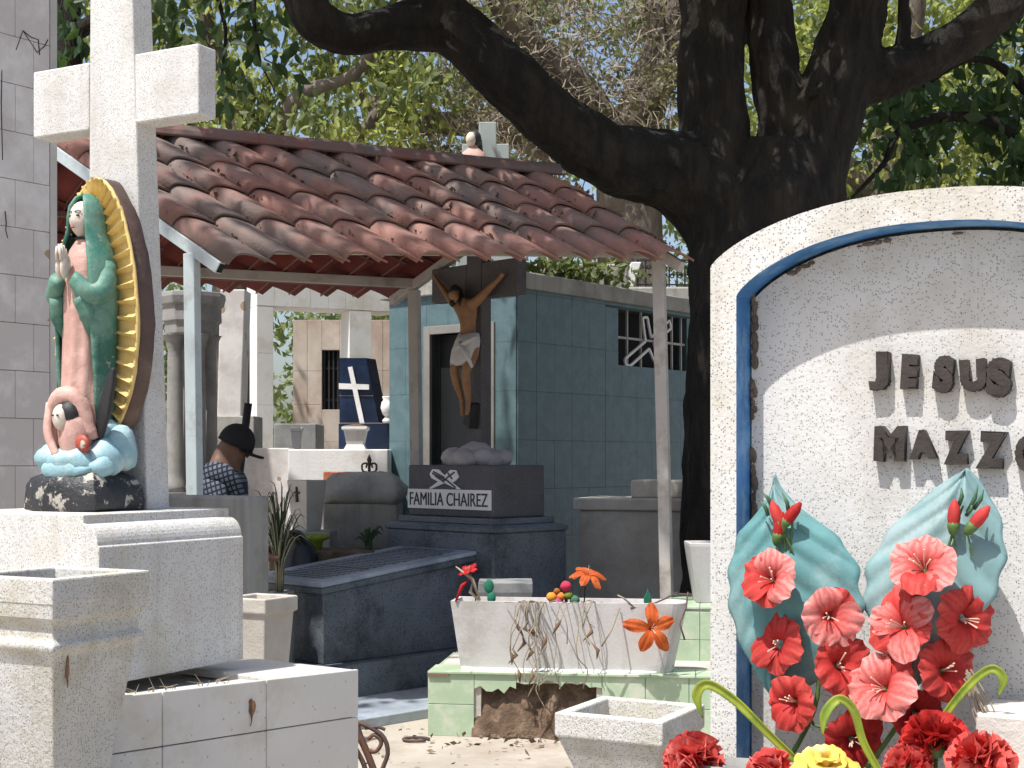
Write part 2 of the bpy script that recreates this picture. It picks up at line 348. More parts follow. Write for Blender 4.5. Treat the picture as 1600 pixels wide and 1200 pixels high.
letter_m = M('dark_letter', (.038, .030, .026), .8, .3, 20, bump=.4, bs=70)
hd = (math.cos(R(A)), -math.sin(R(A))); o2 = Vector((.419, 3.0, 0)) + Vector((math.sin(R(A)), math.cos(R(A)), 0)) * .07
for txt, x0, x1, y0_, y1_ in (('J', 1357, 1389, 549, 610), ('E', 1409, 1434, 553, 608), ('S', 1459, 1490, 555, 614), ('U', 1500, 1541, 560, 612), ('S', 1541, 1580, 558, 621),
                              ('M', 1366, 1414, 665, 721), ('A', 1421, 1464, 672, 717), ('Z', 1474, 1514, 673, 725), ('Z', 1526, 1572, 674, 733), ('O', 1586, 1628, 680, 738)):
    a = loc_of(HS, on_plane(x0, y1_, o2, hd)); b = loc_of(HS, on_plane(x1, y0_, o2, hd))
    me = text_mesh(txt, 1, .14, letter_m, .05, .03); fit_text(me, a.x, b.x, a.z, b.z)
    v = np.empty(len(me.vertices) * 3); me.vertices.foreach_get('co', v); v = v.reshape(-1, 3)
    cx, cz = (a.x + b.x) / 2, (a.z + b.z) / 2; an = random.uniform(-.09, .09)
    y = v[:, 1]; v[:, 1] = np.where(y > 0, .0915, .066)
    dx, dz = v[:, 0] - cx, v[:, 2] - cz; v[:, 0] = cx + dx * math.cos(an) - dz * math.sin(an) + .0012 * np.sin(v[:, 2] * 900); v[:, 2] = cz + dx * math.sin(an) + dz * math.cos(an) + .001 * np.sin(v[:, 0] * 1100)
    me.vertices.foreach_set('co', v.ravel()); me.update(); put('letter', me, HS)
HT = thing('grave_ledge', 'pale terrazzo grave ledge in front of the arched headstone', 'grave', (.419, 3.0, 0), -A)
MB().box(-.05, .95, -1.0, -.002, 0, .80).build('ledge', granito3, HT, bevel=.01)
MB().box(0, .9, .002, .2, 0, .30).build('footing', granito3, HT, bevel=.01)

# ---- empty square pot at the foot of the headstone
rp = P(866, 1113, 4.2)
RP = thing('flower_pot', 'empty square terrazzo pot with tapered underside beside the arched headstone', 'flower pot', (0, 0, 0), -A)
ctr = rp + Vector((math.cos(R(A)), -math.sin(R(A)), 0)) * .172 + Vector((math.sin(R(A)), math.cos(R(A)), 0)) * .172
RP.location = (ctr.x, ctr.y, rp.z - .5)
MB().sq([(.10, 0), (.118, .30), (.165, .425), (.172, .43), (.172, .5), (.135, .5), (.128, .40), (.12, .398)]).build('body', granito2, RP, bevel=.005)
rb = thing('stone_plinth', 'low concrete plinth under the empty square pot', 'plinth', (ctr.x, ctr.y, 0), -A)
MB().box(-.2, .2, -.2, .2, 0, rp.z - .502).build('block', light_concrete, rb, bevel=.01)

# ================================================================ green tiled base with the white planter
gb = thing('green_tiled_grave', 'pale green tiled grave base with broken hole full of soil below the white planter', 'grave', (-.476, 8.0, 0), -7)
MB().box(.012, .30, .03, 1.0, 0, .35).build('core', light_concrete, gb)
MB().box(.95, 2.0, .03, 1.0, 0, .35).build('core', light_concrete, gb)
MB().box(.30, .95, .30, 1.0, 0, .35).build('core', light_concrete, gb)
MB().box(.30, .95, .06, .30, .30, .35).build('core', light_concrete, gb)
def gt(x0, x1, z0, z1): MB().box(x0, x1, .014, .03, z0, z1).build('tile', green_tile, gb, bevel=.002)
for x0, x1 in ((0, .262), (.265, .50), (.503, .74), (.743, .98), (.983, 1.22), (1.223, 1.46), (1.463, 1.7), (1.703, 2.0)):
    if x0 < .2 or x1 > 1.0: gt(x0, x1, 0, .178)
    if x0 < .2 or x1 > 1.0: gt(x0, x1, .181, .352)
for x0, x1, z in ((.265, .50, .27), (.503, .74, .30), (.743, .98, .29)):    # tiles broken off above the hole
    pts = [(x0, .352), (x1, .352)] + [(x1 - (x1 - x0) * i / 7, z + random.uniform(-.03, .03)) for i in range(8)]
    MB().prism(pts[::-1], lambda a, b, d: (a, d, b), .014, .03).build('broken_tile', green_tile, gb)
for i in range(8): MB().box(i * .25, i * .25 + .247, .0, .27, .353, .366).build('top_tile', green_tile, gb, bevel=.002)
MB().box(.001, .012, .03, .9, .0, .352).build('side_tile', green_tile, gb)
MB().box(0, .12, .0, .012, .353 - .014, .3525).build('edge_strip', M('brown_edge', (.2, .12, .08), .8), gb)
MB().grid(lambda u, v: (.25 + .74 * u, .0 + .30 * v + .03 * noise.noise(Vector((u * 9, 5, 1))), .0 + (.36 * min(1, 2.6 * v) ** .8) * (1 - .25 * abs(u - .5)) + .05 * min(1, 5 * v) * noise.noise(Vector((u * 7, v * 5, 2))) + .02 * noise.noise(Vector((u * 25, v * 20, 2)))), 46, 24).build('exposed_soil', soil, gb, True)
mb = MB()
for i in range(26): mb.ell((.27 + .7 * random.random(), -.03 + .05 * random.random(), .01), (random.uniform(.008, .03), random.uniform(.008, .02), random.uniform(.006, .018)), 6, 4)
mb.rough(.006, 40).build('soil_clods', soil, gb)
pl = thing('long_planter', 'long white cement planter with cracked rounded end on green tiled base', 'planter', (-.35, 8.0 + .03, .367), -8)
def pring(z, inn=0):
    k = (z / .39); x0 = .055 * (1 - k) + inn; x1 = 1.25 + .08 * k - inn; h = .11 + .03 * k - inn; y = .15; r = .10; pts = []
    pts += [(x0, y - h, z), (x0, y + h, z)]
    for a in range(0, 91, 15): pts.append((x1 - r + r * math.sin(R(a)), y + h - r + r * math.cos(R(a)), z))
    for a in range(0, 91, 15): pts.append((x1 - r + r * math.cos(R(a)), y - h + r - r * math.sin(R(a)), z))
    return pts
MB().loft([pring(0), pring(.2), pring(.39), pring(.39, .022), pring(.33, .03)]).build('trough', planter_white, pl)
MB().add([(p[0], p[1], .345) for p in pring(.345, .026)], [tuple(range(len(pring(0))))]).build('soil', soil, pl)
cr = MB(); pts = []
for i in range(12): z = .39 * (1 - i / 11); pts.append((1.25 + .08 * z / .39 - .012 + .003 * math.sin(i * 2.1), .15 - .11 - .03 * z / .39 + .075 + .012 * math.sin(i * 1.7) , z))
cr.tube(pts, .004, 5).build('crack', void, pl)
MB().tube([(.06 + i * .1, .035 + .004 * math.sin(i * 3), .0) for i in range(12)], .014, 6, .3).build('mortar_bead', white_wash, pl, True)
MB().box(.54, .55, .0, .0, 0, 0) if False else None
gs = thing('green_tiled_step', 'pale green tiled step behind the cracked end of the planter', 'grave', (.93, 8.55, 0), -8)
MB().box(0, 1.2, 0, .9, 0, .66).build('core', light_concrete, gs)
for i in range(6):
    for z0, z1 in ((.30, .475), (.478, .645)): MB().box(i * .2, i * .2 + .197, -.013, -.001, z0, z1).build('tile', green_tile, gs, bevel=.002)
    for j in range(3): MB().box(i * .2, i * .2 + .197, -.013 + j * .3, .284 + j * .3, .661, .674).build('top_tile', green_tile, gs, bevel=.002)
wp = thing('flower_pot', 'plain white tapered pot at the foot of the big tree trunk', 'flower pot', (1.24, 8.85, .675), 0)
MB().sq([(.10, 0), (.15, .35), (.15, .37), (.135, .37), (.12, .30)]).build('body', planter_white, wp, bevel=.004)
# ================================================================ marble clad mausoleum at the left edge
mw = thing('marble_mausoleum', 'tall mausoleum wall clad in grey veined marble tiles', 'mausoleum', (0, 0, 0))
e0 = P(85, 720, 6.6); e0.z = 0; wd = Vector((-.6, -.8, 0)); wn = Vector((.8, -.6, 0))
def wallbox(o, d, n, s0, s1, z0, z1, w0, w1):
    pts = [o + d * s + n * w + Vector((0, 0, z)) for z in (z0, z1) for s, w in ((s0, w0), (s1, w0), (s1, w1), (s0, w1))]
    return MB().add(pts, [(0, 3, 2, 1), (4, 5, 6, 7), (0, 1, 5, 4), (1, 2, 6, 5), (2, 3, 7, 6), (3, 0, 4, 7)])
wallbox(e0, wd, wn, 0, 1.3, 0, 4.1, -1.2, 0).build('wall', light_concrete, mw)
r0 = .10
for r in range(19):
    z0 = .02 + r * .2155; off = (.035 + (r % 2) * .085)
    ss = [off]
    while ss[-1] < 1.25: ss.append(ss[-1] + .18)
    ss = [.034] + [x for x in ss if x > .05]
    for a, b in zip(ss, ss[1:]): wallbox(e0, wd, wn, a + .001, b - .001, z0, z0 + .213, .001, .012 + random.uniform(0, .002)).build('tile', marble, mw, bevel=.0015)
wallbox(e0, wd, wn, -.004, .032, 0, 4.1, .001, .015).build('corner_trim', M('pale_trim', (.45, .43, .4), .5), mw)
cr = MB()
for path in ([(75, 62), (70, 72), (58, 82), (36, 48), (25, 78)], [(36, 48), (48, 58), (60, 62), (62, 86)], [(8, 330), (10, 348), (9, 360), (12, 372)], [(3, 110), (2, 160), (4, 250)]):
    cr.tube([on_plane(x, y, e0 + wn * .0145, wd) for x, y in path], .0022, 4)
cr.build('cracks', void, mw)

# ================================================================ tiled shelter (four posts, gable roof)
RS = thing('tiled_shelter', 'open grave shelter with wavy red clay tile roof on thin steel posts', 'shelter')
FL, FR = P(335, 400, 8.1), P(1058, 402, 9.05); LA, RA = P(45, 196, 8.7), P(862, 279, 9.64)
BR = P(617, 459, 11.2); BL = Vector((-4.0, 10.0, 2.86))
def slope(ridA, ridB, eavA, eavB):
    def pos(u, v):
        a = ridA.lerp(ridB, u); b = eavA.lerp(eavB, u); return a + (b - a) * v
    return pos
front_s = slope(LA, RA, FL, FR); back_s = slope(LA, RA, BL, BR)
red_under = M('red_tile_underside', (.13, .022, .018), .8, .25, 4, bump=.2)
def roof(pos, ncol, nrow, sgn):
    for r in range(nrow):
        for c in range(ncol):
            v0 = r / nrow * .99 - .02 + (.0 if r else .04); v1 = (r + 1) / nrow * .99 + .045
            if r == nrow - 1: v1 = 1.075
            u0, u1 = c / ncol - .004, (c + 1) / ncol + .012
            jit = random.uniform(-.008, .008); lift = random.uniform(0, .006)
            top = []; bot = []
            for j, v in enumerate((v0, v1)):
                for i in range(11):
                    a = (0, .06, .12, .18, .25, .36, .48, .6, .74, .88, 1)[i]; u = u0 + (u1 - u0) * a
                    p = pos(u, v + jit * (j == 1))
                    du = (pos(u + .01, v) - pos(u, v)).normalized(); dv = (pos(u, v + .01) - pos(u, v)).normalized()
                    nrm = du.cross(dv); nrm = nrm if nrm.z > 0 else -nrm
                    x = a * 2 * math.pi; h = .086 * (math.sin(math.pi / 2 * a / .24) ** .8 if a < .24 else math.cos(math.pi / 2 * (a - .24) / .76) ** 1.05 if a < .999 else 0) + .004
                    h += (.030 if j else -.004) + lift
                    top.append(p + nrm * h); bot.append(p + nrm * (h - .017))
            mb = MB(); V = top + bot; f = []
            for i in range(10):
                f += [(i, i + 1, 12 + i, 11 + i), (22 + i + 1, 22 + i, 33 + i, 34 + i), (11 + i, 12 + i, 34 + i, 33 + i), (i + 1, i, 22 + i, 23 + i)]
            f += [(0, 11, 33, 22), (21, 10, 32, 43)]
            o = mb.add(V, f).build('roof_tile', terracotta, RS, True)
            o.data.polygons.foreach_set('use_smooth', [k % 4 < 2 for k in range(40)] + [False, False])
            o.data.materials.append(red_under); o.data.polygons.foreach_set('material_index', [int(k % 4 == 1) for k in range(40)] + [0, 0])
roof(front_s, 13, 4, 1); roof(back_s, 13, 4, -1)
for i in range(5):       # ridge caps
    a = LA.lerp(RA, i / 5 - .012); b = LA.lerp(RA, (i + 1) / 5 + .012); t = (b - a).normalized(); sd = t.cross(Vector((0, 0, 1))).normalized()
    rings = []
    for p, k in ((a, 1.0), (b, 1.07)):
        q = [p + sd * .115 * k * math.cos(x) + Vector((0, 0, .012 + .085 * k * math.sin(x))) for x in [math.pi * j / 8 for j in range(9)]]
        q += [p + sd * .10 * k * math.cos(x) + Vector((0, 0, .0 + .07 * k * math.sin(x))) for x in [math.pi * j / 8 for j in range(8, -1, -1)]]
        rings.append(q)
    MB().loft(rings).build('ridge_tile', ridge_red, RS, bevel=.004)
dn = Vector((0, 0, -.045))
def rafter(a, b, mat, ext=.04):
    d = (b - a).normalized(); MB().bar(a - d * ext + dn, b + dn, .055, .07).build('rafter', mat, RS, bevel=.004)
rafter(FL, LA, steel_blue, .05); rafter(BR, RA, steel_cream); rafter(FR, RA, steel_cream); rafter(BL, LA, steel_cream)
for u in (.33, .67):
    pass
te = MB().bar(FL + dn - (LA - FL).normalized() * .056, FL + dn - (LA - FL).normalized() * .05, .04, .052).build('tube_mouth', void, RS)
dn2 = Vector((0, 0, -.022))
for ps, vs in ((front_s, (.93, .5)), (back_s, (.90, .5))):
    for v in vs: MB().bar(ps(.0, v) + dn2, ps(1.0, v) + dn2, .04, .035).build('purlin', steel_cream if v > .9 else ridge_red, RS)
def post(p, foot, mat, w=.07):
    foot = Vector(foot); MB().bar(foot, p, w, w, (.35, 1, 0)).build('post', mat, RS, bevel=.005)
pl1 = FL.lerp(LA, .115) + Vector((0, 0, -.08)); post(pl1, P(309, 900, pl1.y) * 1.0 - Vector((0, 0, P(309, 900, pl1.y).z)), steel_blue, .072)
pr1 = FR.lerp(RA, .14) + Vector((0, 0, -.08)); post(pr1, (P(1046, 900, pr1.y).x, pr1.y, 0), steel_cream, .075)
pb1 = BR.lerp(RA, .14) + Vector((0, 0, -.08)); post(pb1, (P(655, 900, pb1.y).x, pb1.y, 0), steel_cream, .08)
pb0 = BL.lerp(LA, .14) + Vector((0, 0, -.08)); post(pb0, (pb0.x, pb0.y, 0), steel_cream, .08)
MB().bar(pb0 + Vector((0, 0, .05)), pb1 + Vector((0, 0, .05)), .05, .07).build('tie_beam', steel_cream, RS, bevel=.004)
# dead leaves caught in the valleys of the tiles
pts = []
for _ in range(210):
    u, v = random.random(), random.uniform(.15, 1.0); c = (math.floor(u * 13) + random.choice((0, 1))) / 13
    for k in range(random.choice((3, 4, 6, 9, 14, 24))):
        p = front_s(min(.995, max(.005, c + random.gauss(0, .004))), min(1.02, v + random.gauss(0, .035))); pts.append(p + Vector((0, 0, (.03 + .03 * random.random()))))
dl = stuff(put('leaf_litter', leaf_mesh('leaf_litter', litter, pts, .042, 0), None)); tag(dl, 'dry brown leaf litter lying in the valleys of the clay tile roof', 'leaf litter')

# ================================================================ blue tiled mausoleum
BB = thing('blue_mausoleum', 'small flat roofed mausoleum clad in grey blue tiles with dark doorway', 'mausoleum')
bc = Vector((.04, 11.5, 0)); br = Vector((.629, .777, 0)); bl = Vector((-.777, .629, 0)); nr = Vector((.777, -.629, 0)); nl = Vector((-.629, -.777, 0))
WT = 2.95; grout = M('blue_grout', (.055, .085, .09), .9)
def bbx(d, nn, s0, s1, z0, z1, w0, w1): return wallbox(bc, d, nn, s0, s1, z0, z1, w0, w1)
wx = (1.42, 2.56, 2.40, 2.90)
for a in ((0, 1.42, 0, WT), (2.56, 2.9, 0, WT), (1.42, 2.56, 0, 2.40), (1.42, 2.56, 2.90, WT)): bbx(br, nr, *a, -.15, 0).build('wall', grout, BB)
dx = (.29, .93)
for a in ((.151, dx[0], 0, WT), (dx[1], 1.42, 0, WT), (dx[0], dx[1], 2.62, WT)): bbx(bl, nl, *a, -.15, 0).build('wall', grout, BB)
bbx(bl, nl, 1.27, 1.42, 0, WT, -2.9, -.151).build('wall', grey_cement, BB)
bbx(bl, nl, .0, 1.42, 0, WT, -2.9, -2.8).build('wall', grey_cement, BB)
roofm = wallbox(bc, br, nr, -.05, 2.98, WT, 3.085, -1.5, .05); roofm.build('roof_slab', concrete, BB, bevel=.01)
def tiles(d, nn, smax, holes, tw=.245, th=.40):
    s = 0
    while s < smax - .01:
        z = -.28
        while z < WT - .01:
            a, b, z0, z1 = s + .001, min(s + tw, smax) - .001, max(z, 0) + .001, min(z + th, WT) - .001; z += th
            bad = False
            for h in holes:
                if a < h[1] and b > h[0] and z0 < h[3] and z1 > h[2]:
                    cut = []
                    if z0 < h[2] - .02: cut.append((a, b, z0, h[2]))
                    if z1 > h[3] + .02: cut.append((a, b, h[3], z1))
                    m0, m1 = max(z0, h[2]), min(z1, h[3])
                    if a < h[0] - .02: cut.append((a, h[0], m0, m1))
                    if b > h[1] + .02: cut.append((h[1], b, m0, m1))
                    for q in cut: bbx(d, nn, *q, .001, .011).build('tile', blue_tile, BB)
                    bad = True
            if not bad: bbx(d, nn, a, b, z0, z1, .001, .009 + random.uniform(0, .002)).build('tile', blue_tile, BB, bevel=.001)
        s += tw
tiles(br, nr, 2.9, [wx]); tiles(bl, nl, 1.42, [(dx[0] - .07, dx[1] + .07, -1, 2.69)])
wf = steel_cream
for s0, s1, z0, z1 in ((dx[0] - .07, dx[0], 0, 2.69), (dx[1], dx[1] + .07, 0, 2.69), (dx[0], dx[1], 2.62, 2.69)): bbx(bl, nl, s0, s1, z0, z1, -.1, .03).build('door_frame', M('dim_frame', (.22, .21, .19), .6), BB, bevel=.004)
door = bbx(bl, nl, dx[0], dx[1], 0, 2.62, -.14, -.10).build('door', M('dark_door', (.009, .011, .012), .5), BB)
for s in (1.60, 1.82, 2.06, 2.34, 2.50): MB().bar(bc + br * s + nr * -.02 + Vector((0, 0, 2.4)), bc + br * s + nr * -.02 + Vector((0, 0, 2.9)), .018, .018, br).build('window_bar', steel_cream, BB)
MB().bar(bc + br * 1.42 + nr * -.02 + Vector((0, 0, 2.65)), bc + br * 2.56 + nr * -.02 + Vector((0, 0, 2.65)), .018, .02).build('window_bar', steel_cream, BB)
bbx(br, nr, 1.42, 2.56, 2.40, 2.90, -.20, -.16).build('window_dark', void, BB)
# slanted cross outline in the window grille
cp = [(1.55, 2.41), (1.62, 2.40), (1.93, 2.575), (2.05, 2.42), (2.12, 2.44), (2.01, 2.63), (2.30, 2.79), (2.27, 2.86), (1.96, 2.68), (1.90, 2.86), (1.82, 2.85), (1.87, 2.64), (1.54, 2.46)]
mb = MB(); q = [bc + br * s + nr * .0 + Vector((0, 0, z)) for s, z in cp]
for a, b in zip(q, q[1:] + q[:1]): mb.bar(a, b, .016, .022)
mb.build('grille_cross', white_wash, BB)

# ================================================================ dark family tomb with crucifix
T45 = Vector((-.131, 9.686, 0))
CH = thing('family_tomb', 'dark granite family tomb with white name plaque and sloping inscribed slab', 'tomb', T45, -45)
lo = [(0, 0), (0, .98)]
MB().box(-1.116, 0, 0, .738, 0, 1.05).build('lower_block', dark_granite, CH, bevel=.008)
MB().loft([[(-1.116 - e, -e, z), (e, -e, z), (e, .738 + e, z), (-1.116 - e, .738 + e, z)] for e, z in ((.0, 1.051), (.012, 1.06), (.012, 1.085), (-.03, 1.105))]).build('cornice', dark_granite, CH)
MB().box(-1.056, -.06, .06, .678, 1.106, 1.15).build('step', dark_granite, CH, bevel=.006)
MB().box(-1.006, -.11, .11, .628, 1.151, 1.52).build('upper_block', dark_stone, CH, bevel=.012)
MB().box(-.998, -.125, .098, .1095, 1.205, 1.345).build('name_plaque', M('plaque_white', (.72, .70, .68), .6, .08, 4), CH)
me = text_mesh('FAMILIA CHAIREZ', 1, .002, M('plaque_ink', (.04, .04, .045), .7), .0); fit_text(me, -.972, -.15, 1.228, 1.322, .0955); put('lettering', me, CH)
# praying hands and a slanting cross, in white outline
em = MB(); wm = M('emblem_white', (.72, .70, .69), .6)
def flat(poly, y0, y1): return MB().prism(poly, lambda a, b, d: (a, d, b), y0, y1)
cxm, czm = -.60, 1.425
flat([(cxm - .16, czm + .03), (cxm - .13, czm + .065), (cxm - .06, czm + .062), (cxm + .0, czm + .02), (cxm + .06, czm + .06), (cxm + .12, czm + .058), (cxm + .15, czm + .01), (cxm + .11, czm - .02), (cxm + .08, czm - .03), (cxm + .17, czm - .075), (cxm + .14, czm - .078), (cxm - .0, czm - .035), (cxm - .14, czm - .078), (cxm - .17, czm - .075), (cxm - .07, czm - .025), (cxm - .14, czm)], .1, .109).build('emblem', wm, CH)
for a, b in (((-.13, .035), (.02, -.015)), ((-.12, .048), (.0, .005)), ((-.10, .018), (.0, -.028)), ((.02, -.01), (.12, -.066)), ((-.02, -.022), (.11, .045)), ((.035, .04), (.085, -.005))):
    MB().bar((cxm + a[0], .099, czm + a[1]), (cxm + b[0], .099, czm + b[1]), .004, .012).build('emblem_line', dark_stone, CH)
# long tomb body running forward, its slab sloping up to the block
TL, TW = 1.30, .76
bx0, bx1 = -.95, -.19
def tomb_top(y): return .79 + .14 * (y + TL) / TL
for nm, e, zf0, zf1, mat in (('plinth', .11, lambda y: 0, lambda y: .27, dark_granite), ('body', .0, lambda y: .271, lambda y: tomb_top(y) - .075, dark_granite), ('moulding', .022, lambda y: tomb_top(y) - .0745, lambda y: tomb_top(y) - .03, dark_granite), ('slab', .035, lambda y: tomb_top(y) - .0295, lambda y: tomb_top(y), slate_marble)):
    MB().loft([[(bx0 - e, y0, zf(y0)), (bx1 + e, y0, zf(y0)), (bx1 + e, -.002, zf(0)), (bx0 - e, -.002, zf(0))] for zf in (zf0, zf1) for y0 in (-TL - e,)]).build(nm, mat, CH, bevel=.008)
ink = M('slab_ink', (.03, .032, .04), .6)
for a, b in ((-1.2, -.84), (-.82, -.46), (-.42, -.06)):          # three blocks of engraved lines
    mb = MB(); k = 0; y = b
    while y > a:
        x = bx0 + .10
        while x < bx1 - .12:
            w = random.uniform(.018, .05); z = tomb_top(y) + .0012
            mb.add([(x, y, z), (x + w, y, z), (x + w, y - .028, z - .003), (x, y - .028, z - .003)], [(0, 1, 2, 3)]); x += w + .012
        y -= .05
    mb.build('engraving', ink, CH)
ps = thing('paved_step', 'grey blue marble paving strip in front of the dark family tomb', 'paving', (0, 0, 0)); ps['kind'] = 'structure'
wallbox(T45 + Vector((-1.35, -1.05, 0)), Vector((.707, .707, 0)), Vector((.707, -.707, 0)), -.75, 1.6, 0, .06, -.2, .75).build('strip', slate_marble, ps, bevel=.006)
# rock mound and crucifix
cxl = (-.558, .369)
rk = MB()
for i in range(9):
    a = i / 9 * 6.28; rr = .17 if i % 2 else .13
    rk.ell((cxl[0] + rr * 1.15 * math.cos(a), cxl[1] + rr * .7 * math.sin(a), 1.55 + .012 * (i % 3)), (.12, .09, .075), 9, 6)
rk.ell((cxl[0], cxl[1], 1.57), (.2, .14, .115), 12, 8); rk.rough(.022, 9, 3)
rk.build('rock_mound', M('pale_rock', (.40, .36, .35), .85, .2, 5, bump=.5, bs=30), CH, True)
CX = thing('dark_cross', 'dark stone cross holding the painted crucified figure', 'cross', T45, -45)
MB().box(cxl[0] - .078, cxl[0] + .078, cxl[1] - .02, cxl[1] + .085, 1.64, 3.14).build('shaft', dark_stone, CX, bevel=.008)
MB().box(cxl[0] - .46, cxl[0] - .08, cxl[1] - .018, cxl[1] + .083, 2.73, 2.985).build('arm', dark_stone, CX, bevel=.008)
MB().box(cxl[0] + .08, cxl[0] + .44, cxl[1] - .018, cxl[1] + .083, 2.73, 2.985).build('arm', dark_stone, CX, bevel=.008)
# ================================================================ figures
def skin(name, J, E, mat, parent, root, sub=2, sm=.0):
    names = list(J); me = bpy.data.meshes.new(name)
    me.from_pydata([tuple(J[k][0]) for k in names], [(names.index(a), names.index(b)) for a, b in E], []); me.materials.append(mat)
    o = bpy.data.objects.new(name, me); COL.objects.link(o); o.parent = parent
    m = o.modifiers.new('skin', 'SKIN'); m.use_smooth_shade = True; m.branch_smoothing = sm
    sv = me.skin_vertices[0].data
    for i, k in enumerate(names):
        r = J[k][1]; sv[i].radius = r if hasattr(r, '__len__') else (r, r); sv[i].use_root = (k == root)
    s = o.modifiers.new('sub', 'SUBSURF'); s.levels = sub; s.render_levels = sub
    return o
paint = dict(rough=.55, bump=.25, bs=45)
p_green = M('worn_green_paint', (.035, .145, .105), var=.35, vs=7, col2=(.12, .235, .18), c2amt=.6, c2s=9, chip=((.28, .28, .24), 26, .63), **paint)
p_pink = M('worn_pink_paint', (.46, .27, .225), var=.12, vs=8, col2=(.60, .38, .32), c2amt=.5, c2s=9, chip=((.42, .18, .08), 14, .69), **paint)
p_gold = M('worn_gold_paint', (.62, .46, .17), var=.2, vs=11, col2=(.52, .36, .13), c2amt=.5, c2s=9, chip=((.20, .17, .12), 18, .67), **paint)
p_brown = M('worn_brown_paint', (.085, .05, .04), var=.3, vs=6, col2=(.14, .085, .065), c2amt=.5, c2s=8, chip=((.35, .30, .27), 16, .69), **paint)
p_cloud = M('worn_blue_paint', (.27, .44, .48), var=.15, vs=8, col2=(.48, .56, .55), c2amt=.5, c2s=8, chip=((.45, .40, .34), 14, .66), **paint)
p_rock = M('chipped_black_paint', (.022, .022, .024), var=.4, vs=9, chip=((.36, .33, .28), 17, .555), rough=.4, bump=.5, bs=30)
p_cream = M('cream_paint', (.60, .52, .44), var=.08, vs=14, col2=(.46, .38, .31), c2amt=.3, c2s=14, **paint)
p_black = M('black_paint', (.018, .018, .02), var=.3, vs=9, **paint)
p_red = M('red_paint', (.34, .06, .035), var=.3, vs=14, chip=((.45, .4, .33), 16, .62), **paint)
# ---- painted statue
ST = thing('painted_statue', 'painted statue of a praying veiled woman in green cloak before golden rays', 'statue', gl + Vector((-.047 + .024, -.088 - .013, 1.396)), -A)
rb = MB().loft([[(x * k, -.075 + y * k2, z) for x, y in ((-.16, -.145), (-.05, -.155), (.08, -.155), (.165, -.13), (.165, .02), (.165, .135), (.05, .145), (-.08, .145), (-.16, .13), (-.165, 0))] for z, k, k2 in ((0, 1.0, .95), (.03, 1.02, .97), (.07, .97, .93), (.10, .88, .84), (.118, .72, .7))])
rb.rough(.02, 11, 5).build('rock_base', p_rock, ST, True, bevel=.006)
cl = MB()
for (x, y, z, a, b, c) in ((0, -.05, .17, .14, .10, .085), (.09, -.07, .16, .075, .085, .06), (.11, -.0, .19, .06, .07, .075), (-.08, -.1, .155, .09, .08, .06), (.02, -.15, .15, .10, .06, .05), (.10, -.12, .135, .07, .05, .04), (-.09, -.02, .16, .07, .08, .07), (.06, -.03, .235, .06, .06, .055), (.01, -.17, .125, .11, .04, .03)):
    cl.ell((x, y, z), (a, b, c), 14, 9)
cl.rough(.018, 17, 2).build('cloud', p_cloud, ST, True)
# robe, folds made by waves round the ring
def robe_ring(z, rx, ry, cy, fold, a0=0, a1=360, n=48, nf=11, cx=0):
    out = []
    for k in range(n + (0 if a1 - a0 >= 360 else 1)):
        a = R(a0 + (a1 - a0) * k / n); w = 1 + fold * math.sin(a * nf + 1.5 * math.sin(z * 9))
        out.append((cx + rx * w * math.sin(a), cy - ry * w * math.cos(a), z))
    return out
MB().loft([robe_ring(*q) for q in ((.215, .085, .085, -.06, .05), (.27, .092, .095, -.062, .06), (.4, .085, .09, -.06, .055), (.52, .085, .085, -.058, .045), (.64, .088, .088, -.057, .03), (.74, .085, .085, -.057, .015), (.81, .068, .06, -.056, 0), (.845, .035, .035, -.058, 0), (.88, .03, .03, -.06, 0))]).build('dress', p_pink, ST, True)
mr = []
for z, rx, ry, cy, f, op in ((.26, .094, .085, -.052, .04, 62), (.34, .108, .094, -.050, .05, 56), (.46, .115, .10, -.05, .045, 50), (.58, .120, .104, -.052, .03, 46), (.68, .124, .106, -.054, .02, 44), (.76, .116, .100, -.055, .01, 42), (.82, .094, .085, -.055, 0, 40), (.865, .068, .070, -.055, 0, 40), (.91, .062, .068, -.058, 0, 42), (.945, .054, .060, -.060, 0, 40), (.972, .034, .040, -.058, 0, 30), (.983, .010, .012, -.055, 0, 10)):
    mr.append(robe_ring(z, rx, ry, cy, f, op, 360 - op, 40, 9))
MB().loft(mr, cap=False, closed=False).build('cloak', p_green, ST, True, thick=.012)
for s in (-1, 1):       # draped sleeves to the joined hands
    MB().tube(curve_pts([(s * .098, -.05, .76), (s * .112, -.075, .69), (s * .088, -.125, .665), (s * .04, -.165, .715)], 12), lerp_list([.032, .040, .038, .026], 12), 12).rough(.006, 26, s).build('sleeve', p_green, ST, True)
    MB().tube(curve_pts([(s * .06, -.15, .66), (s * .075, -.12, .60), (s * .07, -.10, .54)], 8), lerp_list([.026, .034, .012], 8), 10).build('cuff_drape', p_green, ST, True)
    hand = MB().ell((s * .012, -.178, .745), (.010, .021, .034), 10, 7)
    for j, (dy, ln) in enumerate(((-.014, .042), (-.004, .050), (.006, .046), (.015, .036))):
        hand.tube([(s * .011, -.180 + dy, .768), (s * .009, -.183 + dy, .768 + ln * .55), (s * .006, -.184 + dy, .768 + ln)], [.0068, .0064, .0045], 7)
    hand.tube([(s * .014, -.162, .742), (s * .010, -.155, .765), (s * .006, -.155, .783)], [.008, .007, .005], 7)
    hand.build('hand', p_cream, ST, True)
hd_ = MB()
rings = []
